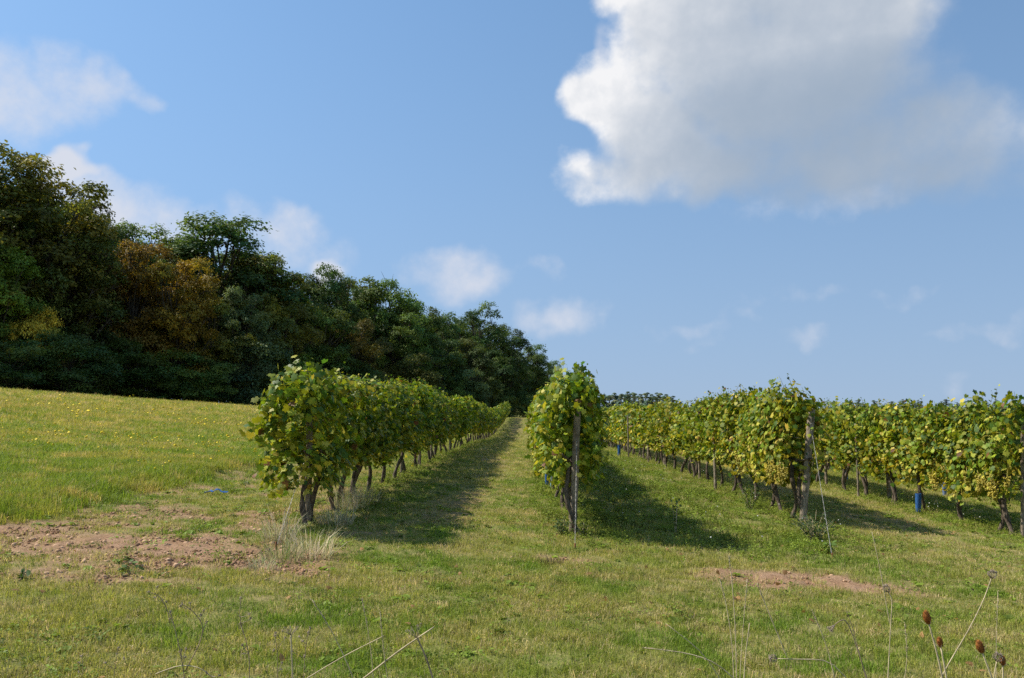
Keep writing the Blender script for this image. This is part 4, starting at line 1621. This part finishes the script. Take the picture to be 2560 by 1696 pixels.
def leafy_plant(px, py, hgt, rad, n, leaf, color, label, seed, name='weed_plant', yd=None):
    p = ground_at(px, py) if yd is None else np.array(yd, float)
    rg = np.random.default_rng(seed)
    t = thing(name, label, 'plant', tuple(p), 0)
    mb, ml = MB(), MB()
    ns = max(4, int(n / 30))
    for s in range(ns):
        a = rg.uniform(0, 6.28)
        e = np.array([math.cos(a) * rad * rg.uniform(.2, 1), math.sin(a) * rad * rg.uniform(.2, 1), hgt * rg.uniform(.55, 1.1)])
        b0 = np.array([e[0] * .12, e[1] * .12, -.03])
        m_ = b0 * .5 + e * .5 + np.array([0, 0, hgt * .12])
        mb.tube([b0, m_, e], [.004, .003, .0015], 4, (1, 1, 1), 0, 0, cap=False)
        q = int(n / ns)
        tt = rg.uniform(.15, 1.05, q)
        pos = b0 * ((1 - tt) ** 2)[:, None] + m_ * (2 * tt * (1 - tt))[:, None] + e * (tt ** 2)[:, None] + rg.normal(0, .025, (q, 3))
        nr = rg.normal(0, .5, (q, 3)) + np.array([0, 0, .8])
        V, F, C = scatter_cards(OVAL, OVALF, pos, basis(nr, rg.uniform(0, 6.28, q)), leaf * rg.uniform(.5, 1.2, q), np.repeat(rg.uniform(.7, 1.3, (q, 1)), 3, 1))
        ml.add(V, F, C)
    link('stems', mb.mesh('stems', M_STRAW), t)
    f = link('leaves', ml.mesh('leaves', M_TLEAF), t, color=color)
    tag(f, kind='stuff')
    return t


leafy_plant(2035, 1352, .34, .30, 900, .030, (.060, .105, .035), 'dense dark green weed clump at the foot of the leaning end post', 1)
leafy_plant(1402, 1336, .22, .15, 260, .035, (.085, .13, .04), 'small grey-green weed left of the gnarled second-row trunk', 2)
leafy_plant(1462, 1345, .16, .14, 200, .032, (.06, .09, .025), 'small dark weed right of the second-row post', 3)
leafy_plant(2520, 1330, .38, .10, 150, .045, (.12, .19, .035), 'bright green upright weed between the rightmost trunks', 4)
leafy_plant(2068, 1384, .14, .10, 70, .06, (.11, .18, .035), 'broad-leaved seedling beside the slack wire anchor', 5)
leafy_plant(330, 1432, .07, .12, 30, .055, (.11, .17, .04), 'broad-leaved rosette on the bare soil at left', 6)
leafy_plant(1875, 1275, .35, .22, 300, .04, (.08, .13, .03), 'clump of dark weeds under the third row', 7)
leafy_plant(60, 1452, .07, .08, 20, .055, (.05, .10, .02), 'dark dock leaves at the left of the verge', 8)
leafy_plant(1690, 1335, .42, .06, 60, .05, (.10, .16, .03), 'tall single weed at the edge of the shaded grass', 9)


# ------------------------------------------------------------------ stalks in the foreground
def stalk_points(pxs, yd0, yd1=None, root=True):
    """a polyline through points of the photograph at a set distance, going on down to the ground"""
    yd1 = yd1 or yd0
    P = [at_dist(px, py, yd0 + (yd1 - yd0) * k / max(1, len(pxs) - 1)) for k, (px, py) in enumerate(pxs)]
    if root:
        d = P[0] - P[1]
        g = zg(P[0][0], P[0][1])
        if P[0][2] > g:
            h = P[0][2] - g + .03
            sx = np.clip(d[0] / max(1e-3, abs(d[2])), -.6, .6)
            P = [P[0] + np.array([sx * h, -.05 * h, -h])] + P
    P = np.array(P)
    t = np.linspace(0, 1, len(P))
    tt = np.linspace(0, 1, max(8, 3 * len(P)))
    # smooth
    Q = np.stack([np.interp(tt, t, P[:, k]) for k in range(3)], 1)
    for _ in range(2):
        Q[1:-1] = .25 * Q[:-2] + .5 * Q[1:-1] + .25 * Q[2:]
    return Q


def stem_mesh(Q, r0, r1, mat, n=5):
    mb = MB()
    mb.tube(Q - Q[0], np.linspace(r0, r1, len(Q)), n)
    return mb.mesh('stem', mat, True)


def along(Q):
    d = Q[-1] - Q[-3]
    return Vector(d).normalized().to_track_quat('Z', 'Y').to_euler()


def teasel(pxs, yd, label, hl=.062, hr=.021, seed=0):
    hl, hr = hl * .88, hr * .86
    Q = stalk_points(pxs, yd)
    t = thing('teasel', label, 'teasel', tuple(Q[0]), 0, 'dried teasels in the right foreground')
    link('stem', stem_mesh(Q, .0050, .0034, M_STRAW), t)
    rg = np.random.default_rng(seed)
    mb = MB()
    z = np.linspace(0, 1, 12)
    prof = np.sin(np.pi * (z * .90 + .07)) ** .6
    mb.tube(np.stack([0 * z, 0 * z, z * hl], 1), hr * .80 * prof, 12, (1, 1, 1), .06, seed)
    # bristles
    n = 420
    zz = rg.uniform(.02, .99, n)
    a = rg.uniform(0, 6.28, n)
    rr = hr * .78 * np.sin(np.pi * (zz * .90 + .07)) ** .6
    c, s = np.cos(a), np.sin(a)
    b0 = np.stack([rr * c, rr * s, zz * hl], 1)
    ln = rg.uniform(.25, .42, n) * hr
    tip = b0 + np.stack([c, s, .7 + 0 * c], 1) * ln[:, None]
    w = np.stack([-s, c, 0 * c], 1) * .0007
    V = np.stack([b0 - w, b0 + w, tip], 1).reshape(-1, 3)
    k = np.arange(n) * 3
    mb.add(V, np.stack([k, k + 1, k + 2], 1))
    h = link('seed_head', mb.mesh('seed_head', M_TEASEL, False), t, loc=tuple(Q[-1] - Q[0]))
    h.rotation_euler = along(Q)
    # curved bracts under the head
    for q in range(6):
        a0 = q * 1.047 + rg.uniform(-.3, .3)
        cv = np.array([[0, 0, 0], [math.cos(a0) * hr * .9, math.sin(a0) * hr * .9, hl * .05], [math.cos(a0) * hr * 1.5, math.sin(a0) * hr * 1.5, hl * rg.uniform(.35, .6)]])
        m2 = MB()
        m2.tube(cv, [.0011, .0009, .0004], 4)
        link('bract', m2.mesh('bract', M_STRAW), h)
    return t


teasel([(2378, 1800), (2345, 1640), (2322, 1560)], 3.55, 'largest brown teasel head, upper left of the teasel group', .064, .022, 1)
teasel([(2385, 1830), (2366, 1690), (2352, 1618)], 3.75, 'small teasel head below and right of the largest one', .050, .018, 2)
teasel([(2510, 1780), (2478, 1690), (2456, 1632)], 3.6, 'plump teasel head near the right picture edge', .062, .022, 3)
teasel([(2512, 1800), (2508, 1700), (2507, 1664)], 3.7, 'smallest teasel head at the right, beside a dried umbel', .046, .018, 4)


def umbel(pxs, yd, label, rays=14, spread=.030, length=.045, closed=True, mat=None, seed=0, stem=.0022, group='dried wild carrot heads'):
    Q = stalk_points(pxs, yd)
    t = thing('wild_carrot', label, 'dried plant', tuple(Q[0]), 0, group)
    link('stem', stem_mesh(Q, stem * 1.3, stem, mat or M_STRAW), t)
    rg = np.random.default_rng(seed)
    mb = MB()
    for k in range(rays):
        a = k * 2.4 + rg.uniform(-.2, .2)
        sp = spread * rg.uniform(.45, 1.0)
        c, s = math.cos(a), math.sin(a)
        if closed:
            cv = [(0, 0, 0), (c * sp, s * sp, length * .4), (c * sp * 1.05, s * sp * 1.05, length * .75), (c * sp * .6, s * sp * .6, length)]
        else:
            cv = [(0, 0, 0), (c * sp * .5, s * sp * .5, length * .55), (c * sp, s * sp, length)]
        mb.tube(cv, np.linspace(.0012, .0007, len(cv)), 4)
        e = np.array(cv[-1])
        for q in range(6):
            o_ = rg.normal(0, .004, 3)
            mb.tube([e - o_ * .2, e + o_ + [0, 0, .003]], [.0016, .0006], 4)
    h = link('seed_head', mb.mesh('seed_head', M_UMBEL), t, loc=tuple(Q[-1] - Q[0]))
    h.rotation_euler = along(Q)
    return t


umbel([(2370, 1660), (2420, 1580), (2460, 1500), (2478, 1447)], 4.0, 'curled brown wild carrot head on a long curved stalk at right', 22, .026, .034, True, seed=1)
umbel([(2228, 1540), (2231, 1500), (2222, 1482)], 4.4, 'drooping grey wild carrot head above the right-hand soil patch', 16, .022, .038, True, seed=2)
umbel([(2480, 1760), (2486, 1680), (2492, 1655)], 3.7, 'pale wild carrot head behind the smallest teasel', 18, .022, .034, True, seed=3)
umbel([(2090, 1649), (2000, 1649), (1944, 1647)], 4.1, 'pale wild carrot head bent over sideways near the bottom edge', 16, .022, .034, True, seed=4)
umbel([(2165, 1690), (2118, 1545), (2095, 1555), (2088, 1562)], 4.1, 'dark brown drooping umbel on a pinkish arched stalk', 16, .016, .034, False, M_DARKSTALK, 5)
umbel([(735, 1760), (730, 1660), (727, 1588)], 4.0, 'bare upright umbel with spread rays in the left foreground', 9, .055, .03, False, seed=6, stem=.0036)
umbel([(1095, 1740), (1068, 1650), (1044, 1597)], 4.0, 'bare leaning umbel on a dark thick stalk, bottom centre', 8, .05, .055, False, M_DARKSTALK, 7, .004)


def dry_stalk(pxs, yd, label, r=.0016, mat=None, ear=0.0, seed=0, yd1=None, root=True, heads=0, name='dry_grass_stalk', group='dry grass stalks in the foreground'):
    Q = stalk_points(pxs, yd, yd1, root)
    t = thing(name, label, 'dry stalk', tuple(Q[0]), 0, group)
    r = r * (1.4 if mat is None else .95)
    link('stem', stem_mesh(Q, r * 1.2, r * .75, mat or M_STRAW, 4), t)
    rg = np.random.default_rng(seed)
    if ear:
        mb = MB()
        m = 40
        tt = 1 - ear * rg.random(m)
        for u in tt:
            k = u * (len(Q) - 1)
            i0 = int(min(k, len(Q) - 2))
            p0 = Q[i0] + (Q[i0 + 1] - Q[i0]) * (k - i0) - Q[0]
            d = (Q[-1] - Q[-3])
            d = d / np.linalg.norm(d)
            e = p0 + d * .012 + rg.normal(0, .0035, 3)
            mb.tube([p0, (p0 + e) / 2 + rg.normal(0, .001, 3), e], [.0008, .0014, .0004], 3)
        link('ear', mb.mesh('ear', M_STRAW), t)
    for k in range(heads):
        i0 = rg.integers(len(Q) // 3, len(Q) - 1) if k else len(Q) - 1
        b0 = Q[i0] - Q[0]
        e = b0 + np.array([rg.normal(0, .035), rg.normal(0, .03), rg.uniform(.01, .05)]) * (0 if k == 0 else 1)
        mb = MB()
        if k: mb.tube([b0, (b0 + e) / 2 + [0, 0, -.004], e], [r * .7, r * .5, r * .4], 4)
        for q in range(9):
            o_ = rg.normal(0, 1, 3)
            o_ = o_ / np.linalg.norm(o_) * rg.uniform(.006, .011)
            mb.tube([e, e + o_], [.0028, .0008], 4)
        link('seed_head', mb.mesh('seed_head', M_UMBEL), t)
    return t


dry_stalk([(1842, 1760), (1840, 1600), (1832, 1470), (1822, 1390)], 4.1, 'tallest straw stalk of the upright bunch right of centre', .0017, ear=.2, seed=1)
dry_stalk([(1836, 1760), (1832, 1620), (1818, 1520), (1800, 1450)], 4.05, 'straw stalk leaning left out of the upright bunch', .0015, ear=.2, seed=2)
dry_stalk([(1858, 1760), (1862, 1650), (1874, 1558)], 4.0, 'short straw stalk leaning right in the upright bunch', .002, seed=3)
dry_stalk([(1848, 1760), (1852, 1640), (1862, 1520), (1868, 1448)], 4.15, 'thin straw stalk behind the upright bunch', .0013, ear=.25, seed=4)
dry_stalk([(1836, 1770), (1770, 1640), (1665, 1560)], 4.0, 'long straw stalk leaning far left from the upright bunch', .0016, seed=5)
dry_stalk([(1905, 1770), (1800, 1660), (1720, 1632), (1610, 1620)], 4.0, 'arched pale straw stalk lying left near the bottom edge', .0018, ear=.4, seed=6)
dry_stalk([(2100, 1760), (2070, 1620), (2032, 1530)], 3.9, 'straight straw stalk leaning left, right of the bunch', .0016, ear=.15, seed=7)
dry_stalk([(2165, 1700), (2130, 1560), (2115, 1528)], 4.0, 'pinkish straw stalk beside the drooping umbel', .0018, M_DARKSTALK, seed=8)
dry_stalk([(2210, 1480), (2200, 1420), (2180, 1330)], 6.2, 'pale feathery grass ear on the grass before the leaning post', .0022, ear=.5, seed=9)
dry_stalk([(1925, 1540), (1905, 1490), (1893, 1458)], 5.2, 'short pale stalk beside the right-hand soil patch', .002, ear=.5, seed=10)
dry_stalk([(910, 1770), (870, 1660), (820, 1560), (780, 1500)], 3.9, 'first feathery stalk leaning left, bottom centre left', .0016, ear=.3, seed=11)
dry_stalk([(980, 1770), (960, 1640), (950, 1530)], 4.0, 'upright feathery stalk between two leaning ones', .0016, ear=.3, seed=12)
dry_stalk([(745, 1710), (860, 1640), (960, 1590)], 4.0, 'long thin stalk slanting right from the bare umbel', .0018, seed=13, root=False)
dry_stalk([(905, 1700), (1000, 1625), (1085, 1568)], 4.0, 'long thick stalk slanting right to the leaning umbel', .0028, seed=14, root=False)
dry_stalk([(940, 1770), (925, 1600), (905, 1500)], 4.2, 'second feathery stalk, thin and nearly upright', .0013, ear=.3, seed=15)
dry_stalk([(2255, 1740), (2270, 1640), (2262, 1560)], 4.3, 'thin straw stalk left of the largest teasel', .0013, ear=.3, seed=16)
dry_stalk([(2490, 1640), (2492, 1560), (2495, 1480)], 4.4, 'thin straw stalk above the pale wild carrot head', .0013, ear=.3, seed=17)
dry_stalk([(470, 1760), (455, 1650), (435, 1560), (425, 1530)], 3.9, 'dark dry weed stem with seed knots, left foreground', .0026, M_DARKSTALK, seed=21, heads=6, name='dried_weed', group='dried branching weeds at left')
dry_stalk([(462, 1680), (505, 1600), (508, 1560), (480, 1525), (455, 1510)], 3.9, 'curving branched dry weed with knotty heads, left foreground', .0024, M_DARKSTALK, seed=22, heads=6, root=False, name='dried_weed', group='dried branching weeds at left')
dry_stalk([(425, 1560), (418, 1520), (400, 1490), (372, 1480)], 3.95, 'upper arched twig of the dry weed, left foreground', .0020, M_DARKSTALK, seed=23, heads=5, root=False, name='dried_weed', group='dried branching weeds at left')
dry_stalk([(622, 1770), (625, 1650), (615, 1600), (598, 1550), (602, 1495)], 3.9, 'tall dry weed with a hooked top left of the bare umbel', .0024, M_DARKSTALK, seed=24, heads=6, name='dried_weed', group='dried branching weeds at left')
dry_stalk([(390, 1685), (450, 1662), (500, 1668), (540, 1700)], 3.9, 'fallen arched dry twig near the bottom left', .0026, M_STRAW, seed=25, heads=4, root=False, name='dried_weed', group='dried branching weeds at left')
dry_stalk([(275, 1760), (285, 1690), (295, 1620)], 4.1, 'thin grey dry weed at the far left of the foreground', .0016, M_DARKSTALK, seed=26, heads=4, name='dried_weed', group='dried branching weeds at left')
dry_stalk([(205, 1740), (208, 1670), (204, 1640)], 4.2, 'small dark seed stalk at the lower left', .0015, M_DARKSTALK, seed=27, heads=3, name='dried_weed', group='dried branching weeds at left')
dry_stalk([(690, 1760), (695, 1650), (688, 1590)], 4.1, 'knotty dry weed just left of the bare umbel', .0018, M_DARKSTALK, seed=28, heads=6, name='dried_weed', group='dried branching weeds at left')
dry_stalk([(755, 1760), (762, 1640), (770, 1580)], 4.1, 'knotty dry weed just right of the bare umbel', .0018, M_DARKSTALK, seed=29, heads=6, name='dried_weed', group='dried branching weeds at left')
